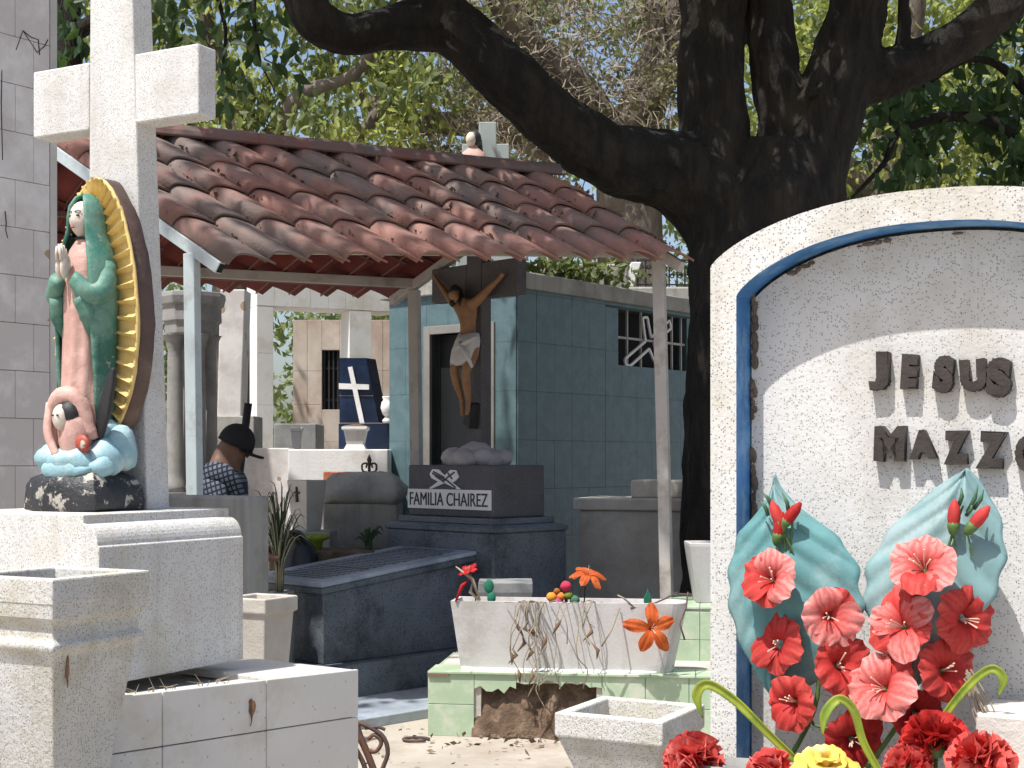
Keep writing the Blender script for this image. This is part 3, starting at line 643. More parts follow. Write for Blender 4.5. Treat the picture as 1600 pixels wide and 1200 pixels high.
for i in range(15):
    a = math.pi * (i + .05) / 14.1; q = []
    for k in range(20):
        b = 2 * math.pi * k / 20; x, y, z = math.sin(a) * math.sin(b), -math.sin(a) * math.cos(b), -math.cos(a)
        rx = .041 * (1 - .16 * max(0, -z)); ry = .048
        px, py, pz = x * rx, y * ry, z * .058
        if y < -.5:
            py -= .011 * math.exp(-(x / .18) ** 2) * math.exp(-((z + .12) / .2) ** 2) + .004 * math.exp(-(x / .3) ** 2) * math.exp(-((z + .52) / .12) ** 2)
            py += .005 * math.exp(-((abs(x) - .4) / .2) ** 2) * math.exp(-((z - .12) / .16) ** 2)
        q.append((px, -.072 + py, .905 + pz - .12 * 0))
    rings.append(q)
hd_.loft(rings).build('face', p_cream, ST, True)
ey = MB()
for s in (-1, 1):
    ey.ell((s * .0165, -.1125, .913), (.0075, .004, .0032), 8, 5); ey.tube([(s * .006, -.1165, .924), (s * .017, -.1145, .928), (s * .027, -.108, .924)], .0016, 5)
ey.build('eyes_and_brows', p_black, ST, True)
MB().ell((0, -.1205, .876), (.0095, .004, .0032), 8, 5).build('mouth', p_red, ST, True)
MB().loft([robe_ring(z, rx, ry, -.062, 0, 42, 318, 24) for z, rx, ry in ((.855, .045, .046), (.90, .050, .052), (.94, .045, .050), (.962, .030, .036))], cap=False, closed=False).build('hair', p_black, ST, True, thick=.008)
MB().lathe([(.036, .842), (.038, .846), (.036, .85)], 16, 0, -.058).build('neckband', p_black, ST, True)
for o_ in ST.children:                 # slim the figure
    if o_.name.split('.')[0] in ('dress', 'cloak', 'sleeve', 'cuff_drape', 'hand', 'face', 'eyes_and_brows', 'mouth', 'hair', 'neckband'):
        head = o_.name.split('.')[0] in ('face', 'eyes_and_brows', 'mouth', 'hair', 'neckband')
        for v_ in o_.data.vertices:
            k_ = .95 if head else .80
            v_.co.x *= k_; v_.co.y = -.036 + (v_.co.y + .056) * (k_ if head else .84)
# pointed oval behind her: brown body and separate gold rays
def mand(a):  # outline, a from -pi..pi measured from the top
    x = .172 * math.sin(a) * (1 - .12 * math.cos(a)); z = .625 + .415 * math.cos(a) * (1 if math.cos(a) < 0 else 1 + .02 * math.cos(a) ** 6); return x, z
ring = [mand(2 * math.pi * i / 64) for i in range(64)]
MB().loft([[(x * k, y, .625 + (z - .625) * k) for x, z in ring] for y, k in ((.012, .97), (.03, 1.0), (.075, 1.0), (.088, .96))]).rough(.006, 18, 1).build('aureole_back', p_brown, ST, True)
for i in range(48):
    a = 2 * math.pi * (i + .5) / 48
    if abs(a - math.pi) < .28: continue
    pr = MB(); x1, z1 = mand(a - .046); x2, z2 = mand(a + .046); xc, zc = 0, .625 + .30 * math.cos(a)
    k0 = .52; zz = lambda k, z: zc + (z - zc) * k
    wob = random.uniform(.97, 1.02)
    fr_ = [(x1 * k0, zz(k0, z1)), (x1 * wob, zz(wob, z1)), (x2 * wob, zz(wob, z2)), (x2 * k0, zz(k0, z2))]
    mid = [((x1 + x2) / 2 * k0, zz(k0, (z1 + z2) / 2)), ((x1 + x2) / 2 * wob, zz(wob, (z1 + z2) / 2))]
    V = [(p[0], .0135, p[1]) for p in fr_] + [(mid[0][0], -.016, mid[0][1]), (mid[1][0], -.012, mid[1][1])]
    pr.add(V, [(0, 1, 5, 4), (4, 5, 2, 3), (1, 2, 5), (0, 4, 3), (0, 3, 2, 1)]).build('ray', p_gold, ST, bevel=.002)
MB().loft([[(x * k, y, .625 + (z - .625) * k) for x, z in ring] for y, k in ((.0115, .45), (.0075, .60), (.0075, .94), (.0095, .975))], cap=False).build('gold_face', p_gold, ST, True)
rim = [(x * .985, .006, .625 + (z - .625) * .985) for x, z in ring]
MB().tube(rim + rim[:1], .007, 7, .2).build('gold_rim', p_gold, ST, True)
# small bearer below: arched pink drapery, face, dark wing
MB().tube(curve_pts([(-.055, -.15, .20), (-.056, -.165, .29), (-.03, -.168, .345), (.02, -.155, .355), (.06, -.135, .30), (.085, -.125, .22)], 18), lerp_list([.014, .02, .024, .028, .03, .024], 18), 12).rough(.010, 30).build('pink_drape', p_pink, ST, True)
MB().tube(curve_pts([(-.06, -.165, .33), (-.045, -.195, .24), (.0, -.20, .165)], 10), lerp_list([.018, .016, .012], 10), 9).build('pink_drape', p_pink, ST, True)
MB().ell((.025, -.14, .225), (.062, .055, .095), 14, 9).rough(.012, 26).build('bearer_robe', p_pink, ST, True)
MB().ell((.005, -.187, .287), (.030, .028, .040), 14, 10).build('bearer_face', p_cream, ST, True)
MB().ell((.018, -.166, .300), (.044, .034, .040), 12, 8).rough(.006, 30).build('bearer_hair', p_black, ST, True)
ey = MB(); [ey.ell((.005 + s * .011, -.2145, .293), (.006, .003, .0028), 7, 5) for s in (-1, 1)]; ey.build('bearer_eyes', p_black, ST, True)
wg = [(.0, -.01), (.03, .0), (.07, .07), (.10, .17), (.105, .215), (.09, .22), (.055, .17), (.015, .09)]
for s, mt in ((1, p_black),):
    MB().prism([(s * (.07 + a), .22 + b) for a, b in wg], lambda a, b, d: (a, d - .06 - .25 * abs(a), b), 0, .02).build('wing', mt, ST, bevel=.007)
MB().ell((.085, -.165, .205), (.028, .02, .03), 10, 7).rough(.008, 30).build('red_sash', p_red, ST, True)

for o_ in ST.children:
    if o_.name.split('.')[0] in ('rock_base', 'cloud', 'pink_drape', 'bearer_robe', 'bearer_face', 'bearer_hair', 'bearer_eyes', 'red_sash'):
        kx = .9 if o_.name.split('.')[0] in ('rock_base', 'cloud') else .92
        for v_ in o_.data.vertices: v_.co.x *= kx; v_.co.y = v_.co.y * .86 + .012
# ---- figure on the dark cross
skinm = M('painted_skin', (.27, .14, .065), .6, .2, 9, col2=(.20, .09, .045), c2amt=.4, c2s=9, bump=.1)
u45 = (math.sqrt(.5), -math.sqrt(.5)); n45 = Vector((math.sqrt(.5), math.sqrt(.5), 0))
o45 = T45 + n45 * (cxl[1] - .055)
CF = thing('crucified_figure', 'painted figure in white loincloth hanging from the dark cross', 'statue', T45 + Vector((math.cos(R(-45)) * cxl[0] + .707 * cxl[1], math.sin(R(-45)) * cxl[0] + .707 * cxl[1], 1.7)), -45)
def cp_(px, py, d): return loc_of(CF, on_plane(px, py, o45 - n45 * d, u45))
J = {'pelvis': (cp_(733, 538, .06), (.062, .05)), 'waist': (cp_(731, 517, .06), (.055, .045)), 'rib': (cp_(731, 497, .065), (.072, .055)), 'chest': (cp_(728, 480, .06), (.072, .052)), 'neck': (cp_(720, 469, .07), .03), 'chin': (cp_(713, 466, .10), .03), 'head': (cp_(709, 461, .105), (.046, .05)), 'crown': (cp_(708, 454, .10), .036),
     'sl': (cp_(708, 474, .05), .034), 'el': (cp_(694, 453, .03), .023), 'wl': (cp_(682, 437, .005), .015), 'hl': (cp_(677, 429, 0), .018),
     'sr': (cp_(744, 472, .05), .038), 'er': (cp_(765, 450, .03), .026), 'wr': (cp_(781, 434, .005), .017), 'hr': (cp_(787, 426, 0), .02),
     'hpl': (cp_(721, 548, .065), .05), 'kl': (cp_(709, 579, .15), .034), 'cl': (cp_(714, 600, .115), .032), 'al': (cp_(722, 626, .06), .02), 'fl': (cp_(723, 642, .085), .018), 'tl': (cp_(722, 650, .10), .012),
     'hpr': (cp_(741, 549, .06), .05), 'kr': (cp_(727, 581, .14), .034), 'cr': (cp_(729, 602, .11), .032), 'ar': (cp_(732, 625, .06), .02), 'fr': (cp_(731, 641, .085), .018), 'tr': (cp_(729, 649, .10), .012)}
E = [('pelvis', 'waist'), ('waist', 'rib'), ('rib', 'chest'), ('chest', 'neck'), ('neck', 'chin'), ('chin', 'head'), ('head', 'crown'), ('chest', 'sl'), ('sl', 'el'), ('el', 'wl'), ('wl', 'hl'), ('chest', 'sr'), ('sr', 'er'), ('er', 'wr'), ('wr', 'hr'), ('pelvis', 'hpl'), ('hpl', 'kl'), ('kl', 'cl'), ('cl', 'al'), ('al', 'fl'), ('fl', 'tl'), ('pelvis', 'hpr'), ('hpr', 'kr'), ('kr', 'cr'), ('cr', 'ar'), ('ar', 'fr'), ('fr', 'tr')]
skin('body', J, E, skinm, CF, 'pelvis')
hh = cp_(711, 459, .07); MB().ell(hh, (.058, .055, .062), 12, 8).rough(.02, 30).build('hair', p_black, CF, True)
hh = cp_(703, 478, .105); hm = MB(); hm.tube([cp_(716, 462, .06), cp_(722, 474, .09), cp_(722, 486, .10)], [.04, .03, .012], 8); hm.rough(.012, 40).build('hair_locks', p_black, CF, True)
MB().ell(cp_(706, 474, .125), (.02, .02, .024), 8, 6).build('beard', p_black, CF, True)
MB().lathe([(.052, 0), (.062, .008), (.064, .02), (.054, .03)], 14, hh.x + .035, cp_(709, 459, .09).y).build('thorn_crown', p_black, CF) if False else None
cloth = M('loincloth_paint', (.50, .48, .46), .7, .08, 9, bump=.3, bs=30)
def lring(px, py, d, rx, ry, n=24):
    c = cp_(px, py, d); return [(c.x + rx * math.cos(2 * math.pi * k / n) * (1 + .05 * math.sin(k * 2.1 + py)), c.y + ry * math.sin(2 * math.pi * k / n) * (1 + .05 * math.sin(k * 1.7)), c.z + .012 * math.sin(k * .9)) for k in range(n)]
MB().loft([lring(733, 523, .06, .080, .068), lring(731, 535, .062, .098, .082), lring(727, 550, .075, .108, .092), lring(724, 563, .095, .104, .088), lring(722, 570, .10, .096, .08)]).build('loincloth', cloth, CF, True)
fold = MB(); fold.tube([cp_(712, 545, .155), cp_(728, 535, .15), cp_(745, 526, .12)], [.012, .02, .014], 8); fold.tube([cp_(718, 535, .15), cp_(728, 552, .17), cp_(738, 574, .155)], [.013, .02, .01], 8); fold.build('cloth_knot', cloth, CF, True)
MB().prism([(-.05, -.10), (.03, .05), (.05, .03), (.02, -.14)], lambda a, b, d: tuple(cp_(733, 640, .0) + Vector((a + .03, d, b))), -.05, .045).build('foot_shadow_wedge', p_black, CF)  # black wedge stands in for the shadowed gap at the feet

# ---- the man in the cap
MZ = 8.9
def mp(px, py, dz=0): return P(px, py, MZ + dz)
PM = thing('person', 'person in black cap, glasses and dark plaid shirt bending over beside the shelter post', 'person', (mp(345, 900).x, MZ, 0), 0)
def ml(p): return tuple(Vector(p) - PM.location)
man_skin = M('tan_skin', (.12, .062, .04), .6, .15, 8, bump=.05)
hx = mp(366, 700)
J = {}
pel = Vector((mp(338, 900).x, MZ, .95)); neck = mp(352, 722)
def jj(k, p, r): J[k] = (ml(p), r)
jj('pelvis', pel, (.15, .12)); jj('belly', pel + Vector((.0, 0, .18)), (.15, .125)); jj('chest', mp(346, 785), (.175, .14)); jj('upper', mp(341, 742), (.16, .14)); jj('neck', mp(352, 718), .085); jj('skull', mp(362, 705), (.095, .10)); jj('brow', mp(370, 694), (.10, .105)); jj('top', mp(371, 683), (.08, .085)); jj('jaw', mp(381, 720), .06)
for s, k in ((-1, 'f'), (1, 'b')):
    dy = s * .19
    jj('s' + k, mp(343, 752) + Vector((0, dy, 0)), .085); jj('e' + k, mp(352, 838) + Vector((.02, dy * 1.25, 0)), .052); jj('w' + k, mp(408, 862) + Vector((0, dy * .9, 0)), .036); jj('h' + k, mp(428, 868) + Vector((0, dy * .8, 0)), (.028, .042)); jj('t' + k, mp(444, 872) + Vector((0, dy * .75, 0)), (.016, .036))
    jj('p' + k, pel + Vector((0, s * .1, -.05)), .10); jj('k' + k, Vector((pel.x + .05, MZ + s * .11, .5)), .068); jj('a' + k, Vector((pel.x, MZ + s * .12, .09)), .05); jj('o' + k, Vector((pel.x + .17, MZ + s * .13, .045)), (.045, .045))
E = [('pelvis', 'belly'), ('belly', 'chest'), ('chest', 'upper'), ('upper', 'neck'), ('neck', 'skull'), ('skull', 'brow'), ('brow', 'top'), ('skull', 'jaw')]
for k in 'fb': E += [('upper', 's' + k), ('s' + k, 'e' + k), ('e' + k, 'w' + k), ('w' + k, 'h' + k), ('h' + k, 't' + k), ('pelvis', 'p' + k), ('p' + k, 'k' + k), ('k' + k, 'a' + k), ('a' + k, 'o' + k)]
skin('body', J, E, man_skin, PM, 'pelvis')
def plaid():
    m = M('plaid_shirt', (.115, .135, .18), .9, .1, 5, bump=.2, bs=80); nt = m.node_tree; N, L = nt.nodes, nt.links
    geo = N.new('ShaderNodeNewGeometry'); b = N['Principled BSDF']; old = b.inputs['Base Color'].links[0].from_socket; c = old
    for ax, rot in (('X', .25), ('Z', .35)):
        mp_ = N.new('ShaderNodeMapping'); mp_.inputs['Rotation'].default_value = (0, rot, 0); L.new(geo.outputs['Position'], mp_.inputs[0])
        w = N.new('ShaderNodeTexWave'); w.bands_direction = ax; w.inputs['Scale'].default_value = 10 if ax == 'Z' else 12; w.inputs['Distortion'].default_value = .3; L.new(mp_.outputs[0], w.inputs[0])
        g_ = N.new('ShaderNodeMapRange'); g_.inputs[1].default_value = .62; g_.inputs[2].default_value = .78; L.new(w.outputs['Fac'], g_.inputs[0])
        x = N.new('ShaderNodeMix'); x.data_type = 'RGBA'; L.new(g_.outputs[0], x.inputs[0]); L.new(c, x.inputs[6]); x.inputs[7].default_value = (.012, .014, .02, 1) if rot != -.15 else (.17, .19, .23, 1); c = x.outputs[2]
    L.new(c, b.inputs['Base Color']); return m
Js = {k: (J[k][0], tuple(x + .022 for x in (J[k][1] if hasattr(J[k][1], '__len__') else (J[k][1],) * 2))) for k in ('pelvis', 'belly', 'chest', 'upper', 'sf', 'ef', 'sb', 'eb')}
Js['collar'] = (ml(mp(347, 717)), (.12, .115))
skin('shirt', Js, [('pelvis', 'belly'), ('belly', 'chest'), ('chest', 'upper'), ('upper', 'collar'), ('upper', 'sf'), ('sf', 'ef'), ('upper', 'sb'), ('sb', 'eb')], plaid(), PM, 'pelvis')
Jt = {k: (J[k][0], tuple(x + .02 for x in (J[k][1] if hasattr(J[k][1], '__len__') else (J[k][1],) * 2))) for k in ('pelvis', 'pf', 'kf', 'af', 'pb', 'kb', 'ab')}
skin('trousers', Jt, [('pelvis', 'pf'), ('pf', 'kf'), ('kf', 'af'), ('pelvis', 'pb'), ('pb', 'kb'), ('kb', 'ab')], M('dark_denim', (.03, .035, .05), .9), PM, 'pelvis')
capm = M('black_cap', (.008, .008, .009), .9, .2, 9, bump=.1)
cc = Vector(ml(mp(367, 697))); MT = Matrix.Rotation(R(24), 3, 'Y')
rings = []
for a in range(0, 91, 10):
    rings.append([cc + MT @ Vector((.118 * math.cos(R(a)) * math.cos(k / 20 * 6.2832), .098 * math.cos(R(a)) * math.sin(k / 20 * 6.2832), .14 * math.sin(R(a)) ** .8 + .005)) for k in range(20)])
MB().loft(rings).build('cap', capm, PM, True)
MB().loft([[cc + MT @ Vector((x, y, -.012 * abs(y) / .08 + t)) for x, y in ((.06, -.085), (.13, -.078), (.185, -.045), (.198, 0), (.185, .045), (.13, .078), (.06, .085))] for t in (0, .012)]).build('cap_bill', capm, PM, True)
gm = MB(); fc = Vector(ml(mp(384, 706)))
for s in (-1, 1):
    q = [fc + Vector((.022, s * .034 + .026 * math.cos(t), .022 * math.sin(t))) for t in [k / 10 * 6.2832 for k in range(11)]]; gm.tube(q, .0035, 5, cap=False)
    gm.tube([fc + Vector((.02, s * .06, .012)), fc + Vector((-.09, s * .078, .03))], .0035, 5)
gm.build('glasses', iron, PM, True)
MB().tube([fc + Vector((-.012, 0, .004)), fc + Vector((.022, 0, -.018)), fc + Vector((.002, 0, -.03))], [.012, .016, .014], 8).build('nose', man_skin, PM, True)
pol = MB().tube([P(352, 900, 9.25), P(372, 655, 9.25), P(387, 630, 9.25)], [.022, .022, .022], 8)
pole = thing('tool_handle', 'dark tool handle sticking up behind the black cap', 'tool handle', (P(330, 900, 9.25).x, 9.25, 0))
MB().tube([(0, 0, 0), Vector(P(388, 630, 9.25)) - pole.location], .026, 8).build('shaft', iron, pole, True)
MB().tube([(0, 0, .0), (0, 0, .03)], .05, 8).build('tool_foot', iron, pole)
gbk = thing('grey_gravestone', 'plain grey cement gravestone block in front of the person in the cap', 'gravestone', (P(330, 700, 7.4).x, 7.4, 0), -A)
MB().box(-.35, .24, 0, .18, 0, 1.55 - 55 * 7.4 / F).build('block', grey_cement, gbk, bevel=.015)
# ================================================================ artificial flowers at the arched headstone
def petalm(n, a, b, streak=None):
    m = M(n, a, .65, .25, 20, col2=b, c2amt=.3, c2s=18, trans=.25, bump=.15, bs=80, spec=.25)
    if streak:          # printed cloth: pale veins running out to a pale edge
        nt = m.node_tree; N, L = nt.nodes, nt.links; at = N.new('ShaderNodeAttribute'); at.attribute_name = 'petal_uv'; sp = N.new('ShaderNodeSeparateXYZ'); L.new(at.outputs['Vector'], sp.inputs[0])
        def mt(op, x, y):
            q = N.new('ShaderNodeMath'); q.operation = op
            for k, v in ((0, x), (1, y)):
                if hasattr(v, 'is_linked'): L.new(v, q.inputs[k])
                else: q.inputs[k].default_value = v
            return q.outputs[0]
        nz_ = N.new('ShaderNodeTexNoise'); nz_.inputs['Scale'].default_value = 60; wob_ = nz_.outputs['Fac']; gp_ = N.new('ShaderNodeNewGeometry'); L.new(gp_.outputs['Position'], nz_.inputs['Vector'])
        wv = mt('MULTIPLY_ADD', mt('SINE', mt('ADD', mt('MULTIPLY', sp.outputs[0], 31.0), mt('MULTIPLY', wob_, 9.0)), 0.0), .5); wv.node.inputs[2].default_value = .5
        f = mt('MULTIPLY', mt('POWER', sp.outputs[1], 2.2), mt('ADD', mt('MULTIPLY', wv, .38), .28))
        pr = N['Principled BSDF'].inputs['Base Color']; old = pr.links[0].from_socket; x = N.new('ShaderNodeMix'); x.data_type = 'RGBA'
        L.new(f, x.inputs[0]); L.new(old, x.inputs[6]); x.inputs[7].default_value = (*streak, 1); L.new(x.outputs[2], pr)
        for nd in N:
            if nd.type == 'BSDF_TRANSLUCENT': L.new(x.outputs[2], nd.inputs[0])
    return m
def petal_uv(o, nu=9, nv=7):
    at = o.data.color_attributes.new('petal_uv', 'FLOAT_COLOR', 'POINT')
    for i in range(len(at.data)): at.data[i].color = ((i % (nu + 1)) / nu, (i // (nu + 1)) / nv, 0, 1)
red_a = petalm('coral_petal', (.52, .05, .045), (.60, .12, .10), (.86, .50, .45)); red_b = petalm('red_petal', (.42, .02, .018), (.52, .05, .04), (.60, .11, .09)); red_d = petalm('deep_red_petal', (.33, .012, .014), (.42, .03, .03), (.45, .05, .04))
teal = M('teal_fabric_leaf', (.095, .235, .24), .65, .25, 6, col2=(.20, .325, .325), c2amt=.5, c2s=7, trans=.15, bump=.1, bs=60); teal_p = M('faded_teal_leaf', (.20, .335, .34), .5, .18, 6, col2=(.30, .40, .40), c2amt=.5, c2s=7, trans=.2, bump=.1, bs=60)
stem_g = M('stem_green', (.07, .13, .03), .6, .2, 9); lime = M('yellow_green_blade', (.30, .36, .04), .45, .2, 14, col2=(.16, .25, .03), c2amt=.4, c2s=12, trans=.25, bump=.05)
cream_st = M('stamen_cream', (.65, .45, .35), .7)
ax = Vector((math.cos(R(A)), -math.sin(R(A)), 0)); ay = Vector((math.sin(R(A)), math.cos(R(A)), 0)); HO = Vector((.419, 3.0, 0))
def hp(px, py, off):   # a point off metres in front of the headstone face
    return on_plane(px, py, HO - ay * off, ax)
def frame_to(d, roll=0):
    d = Vector(d).normalized(); q = d.to_track_quat('Z', 'Y').to_matrix(); return q @ Matrix.Rotation(roll, 3, 'Z')
def petal(L, w, open_, cup, ruf, seed, nu=9, nv=7):
    def fn(u, v):
        a = (u - .5) * 2; ww = w * (.16 + .84 * min(1, 1.25 * v) ** .85) * (1 - .55 * max(0, v - .72) ** 1.5 / .148 * .3)
        r = L * v * (1 - .30 * a * a * v); ang = open_ * v ** .75; bend = .55 * L * max(0, v - .55) ** 2 * 2
        rad = r * math.sin(ang) + bend * .6; h = r * math.cos(ang) * (1 - .2 * v) - bend * .5
        tip = 0
        return Vector((rad + tip, a * ww, h + cup * a * a * ww + ruf * L * v ** 3 * math.sin(a * 8 + seed) - .02 * L * math.exp(-(a / .12) ** 2)))
    return MB().grid(fn, nu, nv)
def blossom(parent, pos, d, size, mats, n=6, openness=1.15, roll=0, wide=True):
    Mx = frame_to(d, roll); cen = MB()
    b = MB().tube([Vector((0, 0, -.02 * size / .1)), Vector((0, 0, .012))], [.006, .009], 8); b.v = [tuple(Mx @ Vector(p) + Vector(pos)) for p in b.v]
    o = b.build('blossom', stem_g, parent, True)
    for k in range(n):
        p = petal(size * .66 * random.uniform(.92, 1.08), size * (.33 if wide else .2), openness * random.uniform(.88, 1.08), .25, .07 if wide else .05, random.uniform(0, 6))
        rot = Matrix.Rotation(2 * math.pi * k / n + random.uniform(-.12, .12), 3, 'Z')
        p.v = [tuple(Mx @ (rot @ (Vector(q) + Vector((.003, 0, .004 * (k % 2))))) + Vector(pos)) for q in p.v]
        petal_uv(p.build('petal', random.choice(mats), o, True))
    st = MB()
    for k in range(5):
        t = random.uniform(.15, .4); f = random.uniform(0, 6.28)
        pts = [Mx @ Vector((.0, 0, 0)) + Vector(pos), Mx @ Vector((t * .4 * size * math.cos(f) * .5, t * .4 * size * math.sin(f) * .5, size * .28)) + Vector(pos), Mx @ Vector((t * .5 * size * math.cos(f), t * .5 * size * math.sin(f), size * .46)) + Vector(pos)]
        st.tube(pts, [.0012, .001, .0018], 4)
    st.build('stamens', cream_st, o); return o
def big_leaf(parent, tip, base, wl, wr, off0, off1, mat, seed):
    tip = Vector(tip); base = Vector(base)
    def fn(u, v):
        a = (u - .5) * 2; w = (wr if a > 0 else wl) * (math.sin(math.pi * v ** (.80 if seed else .92)) ** (1.05 if seed else .85) * (1 if seed else min(1, v * 4 + .05))) * (1 + .035 * math.sin(v * 38 + a))
        c = tip.lerp(base, v); vein = .014 * abs(math.sin((v - abs(a) * .22) * 24)) ** .5 * min(1, abs(a) * 5) * (1 - .5 * abs(a))
        return c + ax * (a * w) - Vector((0, 0, abs(a) * w * .12)) - ay * (off0 + (off1 - off0) * v + .03 * math.sin(v * 3.1) + vein - .02 * abs(a) ** 1.5)
    return MB().grid(fn, 26, 60).build('leaf', mat, parent, True, thick=.0015)
vase = thing('flower_vase', 'low grey vase holding the artificial flowers below the arched headstone', 'vase', HO + ax * .22 - ay * .20 + Vector((0, 0, .801)), -A)
MB().lathe([(.05, 0), (.07, .02), (.085, .10), (.075, .16), (.065, .16), (.07, .10), (.04, .03)], 18, 0, 0, 2.6, .9).build('body', grey_cement, vase, True)
root1 = HO + ax * .16 - ay * .17 + Vector((0, 0, .93)); root2 = HO + ax * .30 - ay * .17 + Vector((0, 0, .93))
FS1 = thing('artificial_flower_spray', 'artificial red flower spray with bright teal leaf beside the blue border', 'flowers', root1)
FS2 = thing('artificial_flower_spray', 'artificial coral flower spray with faded teal leaf under the lettering', 'flowers', root2)
def rel(o, p): return Vector(p) - o.location
big_leaf(FS1, rel(FS1, hp(1217, 742, .0)), rel(FS1, hp(1228, 1095, .02)), .095, .18, .03, .06, teal, 0)
big_leaf(FS2, rel(FS2, hp(1513, 732, .0)), rel(FS2, hp(1425, 1085, .02)), .14, .115, .02, .05, teal_p, 1)
cam_p = Vector((0, 0, EYE))
for FS, root, stemp, bl in ((FS1, root1, [(1240, 790), (1236, 900), (1270, 1000), (1272, 1110)],
        [(1214, 910, .13, .105, (-.5, -.3, .25), red_a), (1290, 962, .13, .11, (.45, -.4, .05), red_a), (1226, 1008, .11, .10, (-.6, -.2, .1), red_b), (1302, 1042, .13, .115, (.5, .1, .15), red_b), (1252, 1096, .13, .105, (-.6, -.1, -.15), red_b), (1325, 1150, .12, .10, (.3, .2, -.3), red_d)]),
        (FS2, root2, [(1505, 790), (1480, 860), (1452, 960), (1415, 1110)],
        [(1446, 896, .14, .115, (-.15, -.3, .55), red_a), (1494, 965, .10, .105, (.7, .2, -.1), red_b), (1418, 982, .13, .11, (-.45, -.3, .25), red_a), (1464, 1048, .11, .105, (.6, .3, .0), red_b), (1388, 1078, .14, .115, (-.4, -.35, .2), red_a), (1425, 1112, .11, .10, (.2, .3, -.2), red_d)])):
    pts = [rel(FS, hp(x, y, .075)) for x, y in stemp] + [Vector((0, 0, -.06))]
    MB().tube(curve_pts(pts, 24), lerp_list([.002, .004, .0055], 24), 7).build('stem', stem_g, FS, True)
    for x, y, off, sz, d, mt in bl:
        p = hp(x, y, off - .03); to = (cam_p - p).normalized(); dd = to * .85 + ax * d[0] + ay * d[1] * .5 + Vector((0, 0, d[2]))
        blossom(FS, rel(FS, p), dd, sz * 1.0, [mt, mt, red_b if mt is red_a else mt], 6, random.uniform(.72, .98), random.uniform(0, 6))
        sp = min(pts, key=lambda q: (q - rel(FS, p)).length); MB().tube(curve_pts([sp + Vector((0, 0, -.03)), (sp + rel(FS, p)) / 2 + Vector((0, 0, -.012)), rel(FS, p) - dd.normalized() * .01], 6), .0028, 6).build('stalk', stem_g, FS, True)
for FS, buds in ((FS1, [(1219, 818, .2, red_b), (1240, 800, .8, red_b), (1212, 800, -.4, red_a)]), (FS2, [(1491, 800, .05, red_a), (1533, 806, .8, red_a)])):
    for x, y, ln, mt in buds:
        p = rel(FS, hp(x, y, .085)); d = (Vector((0, 0, 1)) + ax * ln).normalized(); q = p - d * .04
        o = MB().tube([q, q + d * .012, p - d * .01, p + d * .008, p + d * .024], [.004, .010, .0125, .011, .003], 10).build('bud', mt, FS, True)
        MB().tube([q - d * .006, q, q + d * .012, q + d * .02], [.003, .008, .0115, .0112], 9).build('sepal', stem_g, o, True)
        MB().tube([q, rel(FS, hp(x + (1500 - x) * .4 if FS is FS2 else x + (1238 - x) * .6, y + 62, .078))], .002, 5).build('stalk', stem_g, FS)
for FS, sp in ((FS1, [(1205, 790, 1190, 768), (1232, 800, 1222, 770), (1200, 805, 1186, 780)]), (FS2, [(1512, 800, 1528, 758), (1522, 795, 1537, 765), (1498, 790, 1502, 762), (1510, 805, 1520, 785)])):
    for a, b, c, d in sp: MB().tube([rel(FS, hp(a, b, .08)), rel(FS, hp((a + c) / 2 + 3, (b + d) / 2, .09)), rel(FS, hp(c, d, .085))], [.004, .0042, .001], 6).build('spike_leaf', M('spike_green', (.04, .10, .05), .5), FS, True)
def blade(label, px, w, mat):
    pts = curve_pts([hp(x, y, o) for x, y, o in px], 26); o0 = pts[-1]
    t = thing('artificial_leaf_blade', label, 'leaf', (o0.x, o0.y, o0.z)); n_ = len(pts)
    def fn(u, v):
        i = min(int(v * (n_ - 1)), n_ - 2); f = v * (n_ - 1) - i; c = pts[i].lerp(pts[i + 1], f) - o0; tg = (pts[i + 1] - pts[i]).normalized()
        sd = tg.cross(ay).normalized(); ww = w * min(1, v * 5 + .08) * (1 - .3 * v); a = (u - .5) * 2
        return c + sd * a * ww - ay * abs(a) * ww * .5
    MB().grid(fn, 4, 40).build('blade', mat, t, True, thick=.0012)
blade('yellow green artificial leaf blade curling over the blue border', [(1098, 1122, .16), (1090, 1085, .16), (1108, 1069, .16), (1150, 1095, .15), (1200, 1145, .14), (1262, 1205, .13)], .011, lime)
blade('yellow green artificial leaf blade folded over below the red blossoms', [(1285, 1150, .19), (1290, 1115, .19), (1312, 1092, .18), (1335, 1110, .17), (1350, 1160, .16), (1380, 1215, .15)], .010, lime)
blade('yellow green artificial leaf blade curling under the coral spray', [(1560, 1088, .13), (1568, 1060, .13), (1548, 1045, .13), (1510, 1075, .13), (1470, 1130, .13), (1450, 1190, .14)], .009, lime)
